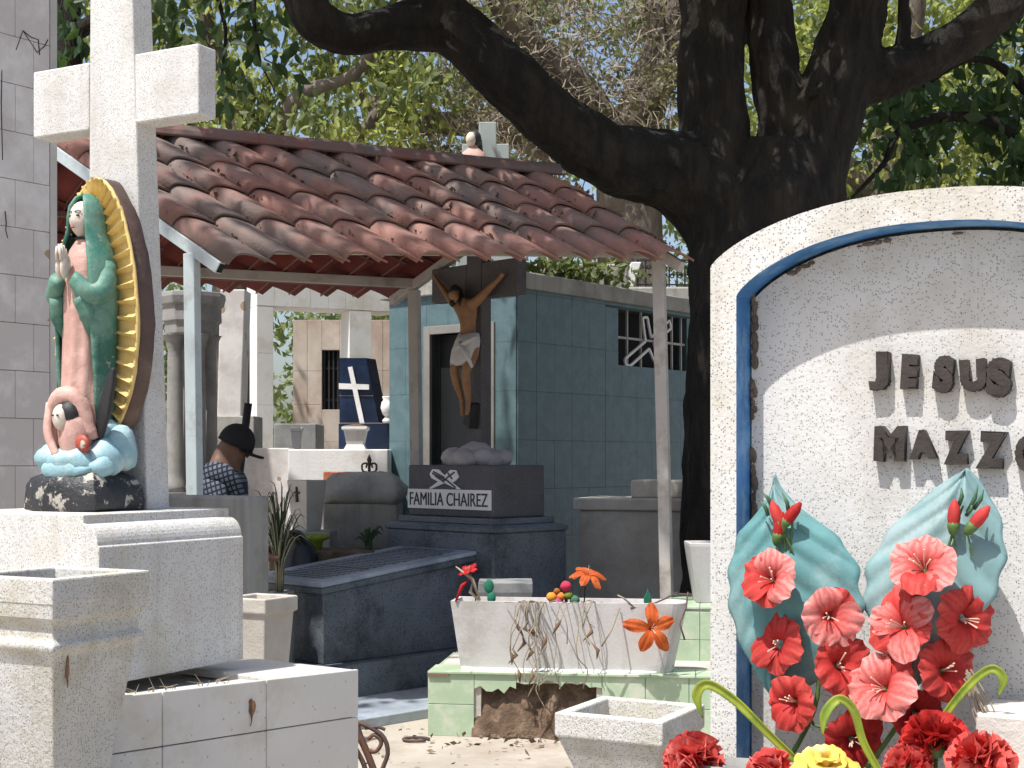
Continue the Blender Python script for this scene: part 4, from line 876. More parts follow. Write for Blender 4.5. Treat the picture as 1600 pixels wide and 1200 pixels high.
def ruffle(name, label, px, py, off, r, mats, n, cat='flower', yellow=False):
    p = hp(px, py, off); t = thing(name, label, cat, p)
    for shell in range(4):
        mb = MB(); k = max(5, int(n * (1 - .22 * shell)))
        for i in range(k):
            th = random.uniform(0, 6.28); ph = math.acos(1 - random.random() * (1.25 - .22 * shell)); rr = r * (1 - .2 * shell)
            d = Vector((math.sin(ph) * math.cos(th), math.sin(ph) * math.sin(th), math.cos(ph)))
            Mx = frame_to(d, random.uniform(0, 6)); s = r * random.uniform(.34, .52)
            def fn(u, v, s=s, q=random.uniform(0, 6)):
                a = (u - .5) * 2; return Mx @ Vector((a * s * (.45 + .6 * v), s * .35 * math.sin(a * 1.4 + q) + s * .25 * v, rr - s + s * 1.05 * v - .12 * s * abs(a) ** 2 + .07 * s * math.sin(a * 9 + q) * v))
            mb.grid(fn, 6, 3)
        mb.build('petals', mats[shell % len(mats)], t, True)
    MB().tube([Vector((0, 0, -.01)), Vector((0, 0, -(p.z - .83)))], .004, 6).build('stem', stem_g, t, True)
    MB().ell((0, 0, 0), (r * .35, r * .35, r * .4), 8, 6).build('calyx', stem_g, t, True)
car = [petalm('carnation_coral', (.60, .09, .075), (.74, .28, .24)), petalm('carnation_red', (.46, .025, .022), (.56, .07, .06)), petalm('carnation_red', 0, 0)]
red_c = petalm('carnation_deep', (.36, .012, .014), (.46, .03, .03))
ruffle('carnation', 'ruffled coral carnation in front of the blue bordered corner', 1085, 1190, .22, .058, car, 46)
ruffle('carnation', 'ruffled coral carnation low between the pale carnation and yellow rose', 1206, 1212, .20, .05, car, 40)
ruffle('carnation', 'deep red ruffled carnation below the coral flower spray', 1462, 1165, .17, .062, [car[1], red_c, car[1]], 46)
ruffle('carnation', 'bright coral carnation beside the deep red carnation', 1532, 1196, .20, .06, car, 46)
ruffle('carnation', 'small coral carnation half hidden behind the deep red carnation', 1420, 1200, .20, .045, car, 36)
yel = petalm('yellow_petal', (.72, .52, .10), (.80, .66, .30))
yp = hp(1290, 1196, .22); YR = thing('yellow_rose', 'pale yellow artificial rose among the red carnations', 'flower', yp)
for ring_, (rr, op, nn) in enumerate(((.012, .25, 4), (.024, .5, 5), (.036, .8, 6), (.046, 1.15, 7))):
    for k in range(nn):
        p = petal(.045 + rr * .25, .026, op, .3, .04, k); rot = Matrix.Rotation(2 * math.pi * (k + .5 * (ring_ % 2)) / nn, 3, 'Z'); Mx = frame_to((-.05, -.5, .9))
        p.v = [tuple(Mx @ (rot @ (Vector(q) + Vector((rr * .35, 0, -.012 * ring_))))) for q in p.v]; petal_uv(p.build('petal', yel, YR, True))
MB().tube([Vector((0, 0, -.005)), Vector((0, 0, -(yp.z - .83)))], .004, 6).build('stem', stem_g, YR, True)
straw = thing('dry_straw', 'bunch of dry straw stalks beside the coral flower spray', 'straw', hp(1540, 1110, .10))
for i in range(16):
    a = hp(1512 + random.uniform(-6, 6), 1060 + random.uniform(-14, 10), .12); b = hp(1545 + random.uniform(-14, 22), 1150 + random.uniform(-20, 25), .11)
    MB().tube(curve_pts([rel(straw, a), rel(straw, (a + b) / 2) + Vector((random.uniform(-.01, .01), 0, random.uniform(-.008, .008))), rel(straw, b)], 6), [.0022, .002, .002, .0018, .0016, .0012, .001], 4).build('stalk', twig, straw)
ls = thing('stone_shelf', 'weathered white stone shelf behind the coral carnation', 'shelf', HO + ax * .56 - ay * .03 + Vector((0, 0, 0)), -A)
MB().box(0, .36, -.09, .085, .801, 1.085).build('shelf', light_concrete, ls, bevel=.008)

# ================================================================ things in and on the long planter
orange = petalm('orange_felt', (.46, .085, .018), (.56, .15, .03)); felt_red = petalm('red_felt', (.42, .015, .02), (.5, .04, .04)); felt_green = M('green_felt', (.02, .17, .10), .8, .2, 9, trans=.2)
PZ = 7.9
def lily(label, px, py, Z, sz, d, foot, mat=orange, n=5, op=1.35):
    p = P(px, py, Z); t = thing('felt_flower', label, 'flower', P(*foot)); q = p - t.location
    blossom(t, q, d, sz, [mat], n, op, random.uniform(0, 6), False)
    MB().tube(curve_pts([q - Vector(d).normalized() * .01, q * .5 + Vector((0, .02, .05)), Vector((0, 0, -.02))], 8), .004, 6).build('stem', p_black, t, True)
    return t
t = lily('large orange felt lily hanging over the front of the white planter', 1016, 982, 7.78, .20, (.15, -1, .12), (1012, 950, 7.98))
MB().grid(lambda u, v: Vector((.0, 0, .0)) + Vector(((u - .5) * .045 * math.sin(math.pi * min(1, .1 + v)), .0, .11 * v)), 4, 6).build('green_leaf', felt_green, t, True, thick=.004)
lily('small orange felt lily standing up from the white planter', 918, 902, 8.02, .14, (.1, -.35, .6), (912, 952, 8.05), orange, 6, 1.5)
t = lily('red felt flower with dry stalk at the end of the planter', 734, 898, 8.05, .11, (-.3, -.3, .8), (745, 948, 8.1), felt_red, 5, .8)
for pts in ([(750, 938), (738, 905), (712, 885)], [(748, 938), (735, 925), (738, 910)], [(712, 940), (722, 915), (735, 905)]):
    MB().tube([P(x, y, 8.03) - t.location for x, y in pts], [.006, .012, .003], 6).build('dry_leaf', twig if pts[0][0] > 720 else felt_red, t, True)
for x, y, r in ((764, 916, .04), (768, 934, .035)): MB().ell(P(x, y, 8.06) - t.location, (r * .7, .012, r), 10, 7).build('green_leaf', felt_green, t, True)
fb = thing('felt_fruit_cluster', 'cluster of orange and pink felt balls in the middle of the planter', 'ornament', P(885, 948, 8.08))
for x, y, r, c in ((862, 933, .03, (.62, .25, .03)), (876, 932, .026, (.60, .18, .03)), (872, 941, .032, (.38, .06, .16)), (884, 916, .032, (.42, .03, .07)), (870, 924, .02, (.30, .10, .02)), (888, 930, .026, (.16, .20, .03)), (898, 938, .03, (.05, .14, .08))):
    MB().ell(P(x, y, 8.04) - fb.location, (r, r, r * .95), 12, 9).rough(.003, 60).build('felt_ball', M('felt_%d_%d' % (x, y), c, .95, .15, 20, bump=.4, bs=120), fb, True)
MB().tube([P(885, 948, 8.08) - fb.location, P(884, 925, 8.06) - fb.location], .01, 7).build('stalk', felt_green, fb)
vn = thing('dry_vine', 'withered vine with curled leaves hanging over the front of the white planter', 'vine', P(850, 945, 7.95))
random.seed(21)
def off_front(px): return 8.0 - .155 * (px - 703) / 372 * 1.1 - .05
for i in range(24):
    x0 = random.choice((random.gauss(815, 14), random.gauss(895, 18), random.gauss(845, 30))); y1 = random.uniform(985, 1085) if random.random() < .6 else random.uniform(955, 990)
    z0 = off_front(x0); q = [P(x0 + random.uniform(-15, 15), 941, z0 + .08), P(x0, 946 + random.uniform(-6, 0), z0 + .0)]
    x = x0; y = 950
    while y < y1: y += random.uniform(14, 34); x += random.uniform(-15, 16); q.append(P(x, y, z0 - random.uniform(.0, .06)))
    MB().tube([p - vn.location for p in curve_pts(q, len(q) * 3)], random.uniform(.0018, .0038), 5).build('tendril', twig, vn, True)
    if random.random() < .55:
        p = q[-1]; MB().tube([p - vn.location, p - vn.location + Vector((random.uniform(-.03, .03), -.01, -.03)), p - vn.location + Vector((random.uniform(-.05, .05), 0, -.08))], [.004, .012, .002], 6).build('curled_leaf', M('brown_leaf', (.16, .10, .06), .9, .3, 12), vn, True)
for pts in ([(1060, 925), (1040, 935), (1010, 948), (985, 950)], [(1075, 925), (1072, 950), (1062, 975), (1070, 1000)], [(965, 930), (975, 935), (990, 948)], [(1058, 928), (1080, 930)], [(968, 950), (955, 985), (940, 1010)]):
    MB().tube([P(x, y, 7.78 if y > 960 else 7.9) - vn.location for x, y in pts], .005, 6).build('twig', twig if pts[0][0] < 1000 else rust_iron, vn, True)
# iron scrollwork lying at the foot of the tiled grave
ir = thing('iron_scroll', 'fallen black iron scroll ornament on the ground beside the white tiled grave', 'ironwork', P(585, 1195, 6.6) * 1.0)
ir.location.z = 0; Z = 6.6
for pts, r in (([(556, 1130), (562, 1150), (575, 1180), (592, 1225)], .017), ([(556, 1128), (575, 1135), (598, 1150), (606, 1175), (598, 1200), (585, 1235)], .011), ([(560, 1140), (566, 1165), (585, 1175), (596, 1160), (585, 1148), (575, 1155)], .010), ([(556, 1170), (570, 1200), (575, 1245)], .012), ([(570, 1138), (590, 1136), (602, 1140)], .008)):
    MB().tube([p - ir.location for p in curve_pts([P(x, y, Z) for x, y in pts], 16)], r, 7).build('scroll_bar', rust_iron, ir, True)
ring_ = thing('iron_ring', 'small rusty iron ring lying on the concrete ground', 'ring', P(650, 1158, 7.85)); ring_.location.z = .012
MB().tube([(.07 * math.cos(t), .05 * math.sin(t), 0) for t in [k / 18 * 6.2832 for k in range(17)]], .009, 6).build('hoop', rust_iron, ring_, True)

# small wear: a dried leaf and a seed pod stuck to the stonework, weeds in the open joint
lf = thing('dried_leaf', 'curled brown dried leaf stuck on the white tiled grave side', 'leaf', on_plane(394, 1108, n0 + Vector((.819, -.574, 0)) * .019, dirn))
MB().loft([[(w * a, -.004 - .004 * abs(a), z) for a in (-1, 0, 1)] for z, w in ((-.035, .001), (-.02, .003), (-.005, .010), (.012, .013), (.024, .010), (.034, .001))], cap=False, closed=False).build('blade', M('leaf_brown', (.17, .10, .055), .9, .3, 40), lf, True, thick=.001)
MB().tube([(0, -.004, -.034), (-.004, -.005, -.05)], .0014, 5).build('stalk', M('leaf_brown', 0), lf)
sf = Vector((math.cos(R(A)), -math.sin(R(A)), 0))
pdp = P(68, 1050, 3.4); pod = thing('seed_pod', 'thin brown seed pod stuck to the large terrazzo pot', 'seed pod', Vector((pot.location.x, pot.location.y, 0)) + sf * .139 + Vector((0, 0, pdp.z)) - Vector((math.sin(R(A)), math.cos(R(A)), 0)) * .095)
MB().tube([(0, 0, .05), (.003, -.001, .02), (.001, .001, -.01), (.003, 0, -.05)], [.001, .004, .005, .001], 6).build('pod', M('leaf_brown', 0), pod, True)
for i, s_ in enumerate((.16, .22, .30, .42, .50)):
    q0 = bp(s_, topz(s_) - .035, -.10); wd_ = thing('dry_weed', 'dry weed stalks in the open joint under the white pedestal', 'weed', q0, 0, 'dry weeds in the open joint')
    for k in range(4): MB().tube([(0, 0, 0), (random.uniform(-.02, .03), random.uniform(-.05, 0), .03), (random.uniform(-.03, .06), random.uniform(-.09, -.02), random.uniform(.03, .07))], [.0018, .0015, .0006], 4).build('stalk', twig, wd_)
# ================================================================ graves and monuments seen through the shelter
random.seed(5)
def flatbox(name, label, cat, x0, x1, y0, y1, Z, depth, mat, rz=0, part='block', to_ground=True, bev=.01, group=None):
    "a block whose front spans the photo box at depth Z"
    a = P(x0, y1, Z); b = P(x1, y0, Z); t = thing(name, label, cat, (a.x, Z, 0), rz, group); w = (b.x - a.x) / math.cos(R(rz)) if rz else b.x - a.x
    MB().box(0, w, 0, depth, 0 if to_ground else a.z, b.z).build(part, mat, t, bevel=bev); return t, w, a.z, b.z
grey_stone = M('grey_carved_stone', (.27, .26, .245), .8, .15, 4, col2=(.20, .19, .175), c2amt=.5, c2s=3, bump=.3, bs=40, drip=((.14, .13, .12), .4))
# round grey temple with columns
Z = 12.0; tc = P(292, 720, Z)
TP = thing('columned_tomb', 'grey stone tomb canopy with round columns and stepped octagonal cornice', 'tomb', (tc.x, Z + .2, 0))
def hz(py, z=Z): return EYE + (HOR - py) * z / F
MB().lathe([(.55, 0), (.55, hz(790)), (.52, hz(790)), (.52, hz(772)), (.46, hz(770))], 8, ph=R(22.5)).build('base', grey_stone, TP, bevel=.01)
MB().lathe([(.20, hz(522)), (.23, hz(520)), (.235, hz(502)), (.255, hz(500)), (.25, hz(476)), (.275, hz(474)), (.29, hz(462)), (.285, hz(455)), (.0, hz(450))], 8, ph=R(22.5)).build('cornice', grey_stone, TP, bevel=.006)
for k in range(4):
    a = R(-60 + 90 * k); x, y = .15 * math.cos(a), .15 * math.sin(a)
    MB().lathe([(.10, hz(770)), (.10, hz(760)), (.085, hz(752)), (.075, hz(740)), (.064, hz(560)), (.06, hz(545)), (.072, hz(540)), (.075, hz(535)), (.095, hz(524)), (.11, hz(521))], 16, x, y).build('column', grey_stone, TP, True)
PI_ = thing('marble_pier', 'leaning grey marble grave pier between the columns and white portal', 'pier', (P(361, 720, 13).x, 13, 0))
q = [P(x, y, 13) - PI_.location for x, y in ((339, 655), (376, 655), (383, 452), (344, 452))]
MB().loft([[Vector((p.x, d, p.z)) for p in q] for d in (0, .3)]).build('pier', marble, PI_, bevel=.01)
MB().box(-.24, .22, -.05, .4, 0, hz(650, 13)).build('base', concrete, PI_, bevel=.01)
t, *_ = flatbox('white_wall', 'bright whitewashed wall behind the marble pier', 'wall', 318, 352, 495, 640, 17, .2, white_wash)
# white tiled portal
po = P(404, 720, 14.5); WP = thing('white_portal', 'white tiled portal of two piers and a lintel', 'portal', (po.x, 14.5, 0), 25)
zt, zb = hz(432, 14.5), hz(478, 14.5)
MB().box(-.02, .15, 0, .28, 0, zb).build('pier', white_wash, WP, bevel=.005); MB().box(.97, 1.21, 0, .28, 0, zb).build('pier', white_wash, WP, bevel=.005)
MB().box(-.02, 1.5, -.004, .40, zb + .001, zt - .02).build('lintel', white_wash, WP, bevel=.005)
for i in range(8): MB().box(-.02 + i * .19, -.02 + i * .19 + .187, -.014, -.005, zb + .004, zt).build('lintel_tile', white_tile, WP, bevel=.002)
for i in range(6): MB().box(-.02, .15, -.012, -.001, i * .53, min(zb, i * .53 + .527)).build('pier_tile', white_tile, WP, bevel=.002)
for i in range(6): MB().box(.97, 1.21, -.012, -.001, i * .53, min(zb, i * .53 + .527)).build('pier_tile', white_tile, WP, bevel=.002)
# beige stone mausoleum with barred window
Z = 19.0; bo = P(458, 720, Z); BM = thing('beige_mausoleum', 'beige pink marble mausoleum with barred dark window behind the white portal', 'mausoleum', (bo.x, Z, 0))
h = hz(500, Z); wx0, wx1, wz0, wz1 = [(P(503, 0, Z).x - bo.x), (P(531, 0, Z).x - bo.x), hz(640, Z), hz(547, Z)]
for a in ((0, wx0, 0, h), (wx1, 1.5, 0, h), (wx0, wx1, 0, wz0), (wx0, wx1, wz1, h)): MB().box(a[0], a[1], 0, 1.2, a[2], a[3]).build('wall', light_concrete, BM)
MB().box(wx0, wx1, .12, .16, wz0, wz1).build('window_dark', void, BM)
for x in np.linspace(wx0 + .03, wx1 - .03, 4): MB().box(x - .01, x + .01, .03, .05, wz0, wz1).build('window_bar', iron, BM)
for z in (wz0 + .12, wz1 - .25): MB().box(wx0, wx1, .051, .065, z, z + .02).build('window_bar', iron, BM)
for x0, x1 in ((0, .19), (.192, wx0), (wx0, wx1), (wx1, .95), (.952, 1.2), (1.202, 1.5)):
    zs = [0, .6, 1.2, 1.8, 2.3, 2.75, h]
    for z0, z1 in zip(zs, zs[1:]):
        if x0 == wx0:
            if z1 > wz1 + .05: z0 = max(z0, wz1)
            elif z0 < wz0: z1 = min(z1, wz0)
            else: continue
        if z1 - z0 > .03: MB().box(x0 + .001, x1 - .001, -.015, -.001, z0 + .002, z1 - .002).build('slab', beige_marble, BM, bevel=.003)
# navy headstone with a leaning white cross
Z = 12.6; no = P(530, 720, Z); NV = thing('navy_headstone', 'dark navy tiled headstone carrying a white cross', 'headstone', (no.x, Z, 0))
pp_ = lambda x, y: (P(x, y, Z).x - no.x, hz(y, Z))
MB().prism([pp_(530, 662), pp_(592, 662), pp_(572, 559), pp_(530, 559)], lambda a, b, d: (a + d * .45, d, b), 0, .16).build('slab', navy, NV, bevel=.006)
MB().box(pp_(530, 0)[0], pp_(612, 0)[0], -.05, .5, 0, hz(662, Z)).build('base', navy, NV, bevel=.006)
for y in (618, 661): MB().box(pp_(530, 0)[0], pp_(583 if y < 650 else 612, 0)[0], -.053 if y > 650 else -.003, -.0005 if y < 650 else -.051, hz(y, Z) - .004, hz(y, Z)).build('joint', beige_marble, NV)
MB().prism([pp_(544, 574), pp_(551, 573), pp_(571, 666), pp_(564, 668)], lambda a, b, d: (a, d, b), -.03, -.002).build('cross_shaft', white_wash, NV)
MB().prism([pp_(530, 599), pp_(577, 601), pp_(577, 609), pp_(530, 608)], lambda a, b, d: (a, d, b), -.027, -.0015).build('cross_arm', white_wash, NV)
ur = thing('stone_urn', 'white stone urn beside the navy headstone', 'urn', (P(607, 0, 12.5).x, 12.5, hz(661, 12.6) + .001))
MB().lathe([(.05, 0), (.055, .02), (.03, .05), (.055, .08), (.07, .13), (.06, .18), (.045, .2), (.055, .22), (.055, .23)], 16).build('body', white_wash, ur, True)
flatbox('white_tomb', 'low whitewashed tomb in front of the navy headstone', 'tomb', 450, 606, 702, 760, 12.0, .5, white_wash)
up = thing('flower_pot', 'white square flower pot with dry soil on the whitewashed tomb', 'flower pot', (P(556, 0, 12.1).x, 12.1, hz(702, 12) + .001))
k = 12.1 / F
MB().sq([(17 * k, 0), (15 * k, .02), (13 * k, .04), (17 * k, .16), (20 * k, .165), (20 * k, .19), (17 * k, .19)]).build('body', white_wash, up, bevel=.004); MB().ell((0, 0, .19), (.11, .1, .02), 12, 6).rough(.012, 30).build('soil', soil, up, True)
flatbox('grey_tomb', 'grey cement tomb with small white pot on its edge', 'tomb', 428, 494, 662, 730, 14.0, .6, grey_cement)
sp = thing('flower_pot', 'small white tapered pot in front of the grey cement tomb', 'flower pot', (P(461, 0, 13.6).x, 13.7, hz(702, 13.7)))
MB().sq([(.035, 0), (.05, .17), (.06, .18), (.06, .21), (.045, .21)]).build('body', white_wash, sp, bevel=.003)
flatbox('pot_stand', 'pale block carrying the small white tapered pot', 'block', 440, 484, 703, 740, 13.6, .25, light_concrete)
flatbox('brick_border', 'row of orange clay edging behind the rough stone tomb', 'border', 505, 572, 737, 760, 11.6, .1, M('orange_clay', (.42, .14, .075), .9, .3, 20, stretch=(6, 1, .5), bump=.5, bs=30))
fi = thing('iron_finial', 'rusty iron fence finial with two scrolls behind the rough stone tomb', 'ironwork', (P(577, 0, 11.45).x, 11.45, 0))
def fp(x, y): return P(x, y, 11.45) - fi.location
MB().tube([fp(577, 760) * Vector((1, 1, 0)).length * 0 + Vector((0, 0, 0)), fp(577, 726), fp(577, 718), fp(577, 710)], [.012, .012, .02, .002], 8).build('spear', rust_iron, fi)
for s in (-1, 1): MB().tube(curve_pts([fp(577 + s * 2, 738), fp(577 + s * 10, 736), fp(577 + s * 11, 726), fp(577 + s * 4, 724), fp(577 + s * 5, 731)], 14), .008, 6).build('scroll', rust_iron, fi, True)
rt = thing('rough_stone_tomb', 'tomb with rough rock top and stained cement block', 'tomb', (P(505, 0, 11.1).x, 11.1, 0))
w_ = P(620, 0, 11.1).x - rt.location.x
MB().box(0, w_, 0, .6, 0, hz(787, 11.1)).build('block', concrete, rt, bevel=.012)
rk_ = MB(); rr_ = []
for zz_, e_ in ((0, .0), (.05, .035), (.12, .03), (.18, -.01), (.225, -.07), (.245, -.16)):
    ring_q = []
    for k_ in range(48):
        s_ = k_ / 48 * 4; c_ = int(s_); f_ = s_ - c_; x_, y_ = [(f_, 0), (1, f_), (1 - f_, 1), (0, 1 - f_)][c_]
        ring_q.append((-e_ + (w_ + 2 * e_) * x_, -e_ + (.6 + 2 * e_) * y_, hz(787, 11.1) + zz_))
    rr_.append(ring_q)
rk_.loft(rr_).rough(.035, 7, 3).rough(.012, 22, 5).build('rock_top', concrete, rt, True)
vp = thing('cross_planter', 'flaring pale planter with small dark cross on its front', 'planter', (P(478, 0, 10.7).x, 10.75, hz(830, 10.7)), -38)
MB().sq([(.075, 0), (.105, .37), (.105, .385), (.09, .385), (.085, .30)]).build('body', light_concrete, vp, bevel=.004)
MB().box(-.006, .006, -.1125, -.095, .22, .335).build('cross_mark', iron, vp); MB().box(-.03, .03, -.111, -.095, .285, .297).build('cross_mark', iron, vp)
flatbox('pot_stand', 'low cement block under the flaring cross planter', 'block', 448, 516, 831, 880, 10.6, .4, concrete)
flatbox('marble_block', 'pale marble grave block beyond the person in the cap', 'gravestone', 378, 452, 700, 800, 12.2, .3, marble)
flatbox('marble_block', 'small grey marble block beside the larger pale block', 'gravestone', 452, 471, 714, 760, 12.3, .2, marble)
flatbox('soil_shade_bed', 'dark raised bed of soil beside the sloping tomb slab', 'bed', 420, 585, 862, 930, 10.1, .55, soil)
dish = thing('green_dish', 'yellow green shallow dish on a pale stone', 'dish', (P(492, 0, 10.3).x, 10.3, hz(862, 10.1)))
MB().lathe([(.05, 0), (.06, .06), (.10, .08), (.115, .11), (.10, .11), (.05, .085)], 16).build('bowl', lime, dish, True)
bag = thing('black_bag', 'black plastic bag slumped behind the tall dry plant', 'bag', (P(462, 0, 9.9).x, 9.95, 0))
MB().loft([[(r * math.cos(k / 14 * 6.2832) * (1 + .12 * math.sin(k * 2.3)), r * .8 * math.sin(k / 14 * 6.2832), z) for k in range(14)] for r, z in ((.16, 0), (.2, .3), (.18, .7), (.12, .95), (.05, 1.06))]).rough(.03, 9).build('bag', M('black_plastic', (.01, .01, .011), .3), bag, True)
def strap_plant(name, label, c, n, hgt, spread, w, mats):
    t = thing(name, label, 'plant', c)
    for i in range(n):
        a = random.uniform(0, 6.28); L = hgt * random.uniform(.55, 1.1); s = spread * random.uniform(.2, 1)
        pts = curve_pts([(0.02 * math.cos(a), .02 * math.sin(a), 0), (s * .3 * math.cos(a), s * .3 * math.sin(a), L * .55), (s * math.cos(a + .3), s * math.sin(a + .3), L), (s * 1.5 * math.cos(a + .5), s * 1.5 * math.sin(a + .5), L * random.uniform(.75, 1.1))], 8)
        MB().tube(pts, [w * .8] + lerp_list([w, w * .9, .001], 7), 5).build('blade', random.choice(mats), t, True)
    return t
green_bl = M('green_blade', (.045, .08, .03), .6, .3, 8, trans=.2); pale_bl = M('pale_blade', (.28, .28, .16), .7, .3, 8)
strap_plant('tall_grass_plant', 'tall wispy half dry plant beside the plain grey gravestone', (P(437, 0, 8.9).x, 8.9, .715), 70, .60, .13, .005, [green_bl, green_bl, green_bl, twig, pale_bl])
strap_plant('agave_plant', 'small dark spiky plant beside the dark family tomb', (P(577, 0, 10.4).x, 10.35, hz(866, 10.1)), 15, .17, .10, .012, [green_bl])
flatbox('soil_shade_bed', 'narrow grey block standing in for the shadow under the tall wispy plant', 'bed', 414, 450, 928, 960, 8.75, .3, grey_cement)  # added block, its dark grey stands in for shadow below the plant
# tomb beside the right post
rz_ = -18; a0 = P(905, 0, 11.0); RT = thing('grey_tomb', 'pale grey cement tomb with overhanging lid in front of the blue wall', 'tomb', (a0.x, 11.0, 0), rz_)
MB().box(0, 1.1, 0, .7, 0, hz(797, 11)).build('body', light_concrete, RT, bevel=.012); MB().box(-.04, 1.14, -.04, .74, hz(797, 11) + .001, hz(778, 11)).build('lid', light_concrete, RT, bevel=.012); MB().box(.38, 1.05, .12, .6, hz(778, 11) + .001, hz(750, 11)).build('upper_step', light_concrete, RT, bevel=.012)
bh = thing('small_urn_pot', 'grey flared pot standing behind the white planter', 'flower pot', (P(790, 0, 8.75).x, 8.75, 0), 0)
MB().sq([(.10, 0), (.13, .62), (.155, hz(925, 8.75) - .03), (.165, hz(922, 8.75)), (.165, hz(907, 8.75)), (.13, hz(907, 8.75))]).build('body', grey_cement, bh, bevel=.006)
# monument cross and bust rising over the roof ridge
Z = 14.5; mo = thing('tall_monument', 'pale cross monument with dark haired bust above the roof ridge', 'monument', (P(762, 0, Z).x, Z, 0))
mpl = M('pale_monument', (.30, .33, .32), .8, .12, 4)
MB().box(-.3, .3, -.3, .3, 0, hz(275, Z)).build('pillar', mpl, mo, bevel=.01); MB().box(-.09, .09, -.05, .05, hz(275, Z), hz(192, Z)).build('cross_shaft', mpl, mo, bevel=.01); MB().box(-.26, .22, -.045, .045, hz(250, Z), hz(226, Z)).build('cross_arm', mpl, mo, bevel=.01)
bx_ = P(740, 0, Z).x - mo.location.x
MB().loft([[(bx_ + r * math.cos(k / 12 * 6.2832), -.16 + r * .7 * math.sin(k / 12 * 6.2832), z) for k in range(12)] for r, z in ((.11, hz(275, Z)), (.13, hz(255, Z)), (.12, hz(245, Z)), (.05, hz(236, Z)), (.045, hz(232, Z)))]).build('bust', p_pink, mo, True)
MB().ell((bx_ - .02, -.18, hz(224, Z)), (.055, .065, .075), 12, 8).build('head', p_cream, mo, True); MB().ell((bx_ + .015, -.15, hz(222, Z)), (.068, .07, .085), 12, 8).build('hair', p_black, mo, True); MB().tube([(bx_ + .04, -.14, hz(225, Z)), (bx_ + .07, -.12, hz(243, Z))], [.05, .03], 8).build('hair_fall', p_black, mo, True)
# stonework and railing behind the blue mausoleum
Z = 15.4; sw = thing('stone_mausoleum', 'grey stone mausoleum rising behind the blue tiled roof', 'mausoleum', (P(830, 0, Z).x, Z, 0))
MB().box(0, 1.05, 0, 1, 0, hz(412, Z)).build('wall', concrete, sw, bevel=.02); MB().box(1.051, 2.3, 0, 1, 0, hz(448, Z)).build('wall', concrete, sw, bevel=.02)
sh_ = thing('roof_shrub', 'small green shrub growing behind the blue tiled roof edge', 'shrub', (P(880, 0, 15.0).x, 15.0, 0)); MB().tube([(0, 0, 0), (.02, 0, 2.0), (0, 0, hz(435, 15))], [.04, .03, .015], 7).build('stem', bark_p, sh_, True)
put('foliage', leaf_mesh('foliage', leaf_mid, cloud((.1, 0, hz(425, 15)), (.75, .2, .22), 420, .1), .11, .4, 6), sh_)
rl = thing('iron_railing', 'black scrolled iron railing on the stone mausoleum', 'railing', (P(1000, 0, 15.2).x, 15.45, hz(448, Z) + .001))
for i in range(9):
    x = i * .085; MB().box(x - .008, x + .008, -.008, .008, 0, .30).build('bar', iron, rl)
    MB().tube([(x + .03 + .028 * math.cos(t) * (1 - t / 14), -.02, .12 + .03 * math.sin(t) * (1 - t / 14)) for t in [j * .6 for j in range(16)]], .007, 5).build('scroll', iron, rl)
    MB().tube([(x + .03 + .028 * math.cos(t) * (1 - t / 14), -.02, .22 - .03 * math.sin(t) * (1 - t / 14)) for t in [j * .6 for j in range(16)]], .007, 5).build('scroll', iron, rl)
MB().box(-.02, .72, -.012, .012, .285, .30).build('rail', iron, rl); MB().box(-.02, .72, -.012, .012, .02, .035).build('rail', iron, rl)
ws = thing('white_slab', 'white leaning slab beside the iron railing', 'slab', (P(972, 0, 15.3).x, 15.42, hz(448, Z) + .001)); MB().prism([(0, 0), (.13, 0), (.22, .27), (.11, .27)], lambda a, b, d: (a, d, b), 0, .2).build('slab', white_wash, ws, bevel=.008)
# ================================================================ trees
random.seed(11)
def tag_tree(t): return t
MT_ = thing('big_dark_tree', 'massive dark barked tree forking low beside the tiled shelter', 'tree', (P(1190, 0, 10.2).x, 10.2, 0))
def tl(px, py, Z=10.2): return P(px, py, Z) - MT_.location
tr = MB()
def limb(pts, rs, n=16, steps=22, jit=.05):
    "a limb whose bark ridges run along it"
    steps *= 3; n = 72 if max(rs) > .1 else 16; k0 = len(tr.v); P_ = curve_pts(pts, steps); rr = lerp_list(rs, steps); tr.tube(P_, rr, n); ln = 0; sd = random.uniform(0, 50)
    for i in range(steps + 1):
        if i: ln += (P_[i] - P_[i - 1]).length
        for k in range(n):
            a = 2 * math.pi * k / n; q = Vector((math.cos(a) * rr[i] * 13 + sd, math.sin(a) * rr[i] * 13, ln * 2.6))
            rid = 1 - 2.2 * abs(noise.noise(q)); rid += .4 * (1 - 2 * abs(noise.noise(q * 2.1))); big = noise.noise(Vector((math.cos(a) * 1.3 + sd, math.sin(a) * 1.3, ln * 1.7)))
            v = Vector(tr.v[k0 + i * n + k]); d = (v - P_[i]).normalized(); tr.v[k0 + i * n + k] = tuple(v + d * (min(.024, rr[i] * .16) * rid + rr[i] * .10 * big))
limb([(0, 0, -.1), (0, 0, .4), tl(1188, 700), tl(1188, 520), tl(1190, 420), tl(1198, 320), tl(1210, 230)], [.78, .60, .52, .50, .50, .46, .30])
limb([tl(1180, 420), tl(1130, 330), tl(1050, 270, 10.1), tl(950, 243, 9.9), tl(855, 178, 9.8), tl(765, 92, 9.7), tl(690, 22, 9.7), tl(645, -60, 9.7)], [.40, .33, .26, .21, .195, .18, .17, .14], 16, 34)
limb([tl(690, 40, 9.7), tl(610, 42, 9.6), tl(545, 50, 9.5), tl(495, 30, 9.4), tl(470, -10, 9.4), tl(462, -70, 9.4)], [.15, .125, .12, .115, .11, .09], 12, 22)
limb([tl(1120, 310), tl(1116, 215), tl(1114, 100), tl(1118, -60)], [.30, .225, .215, .21])
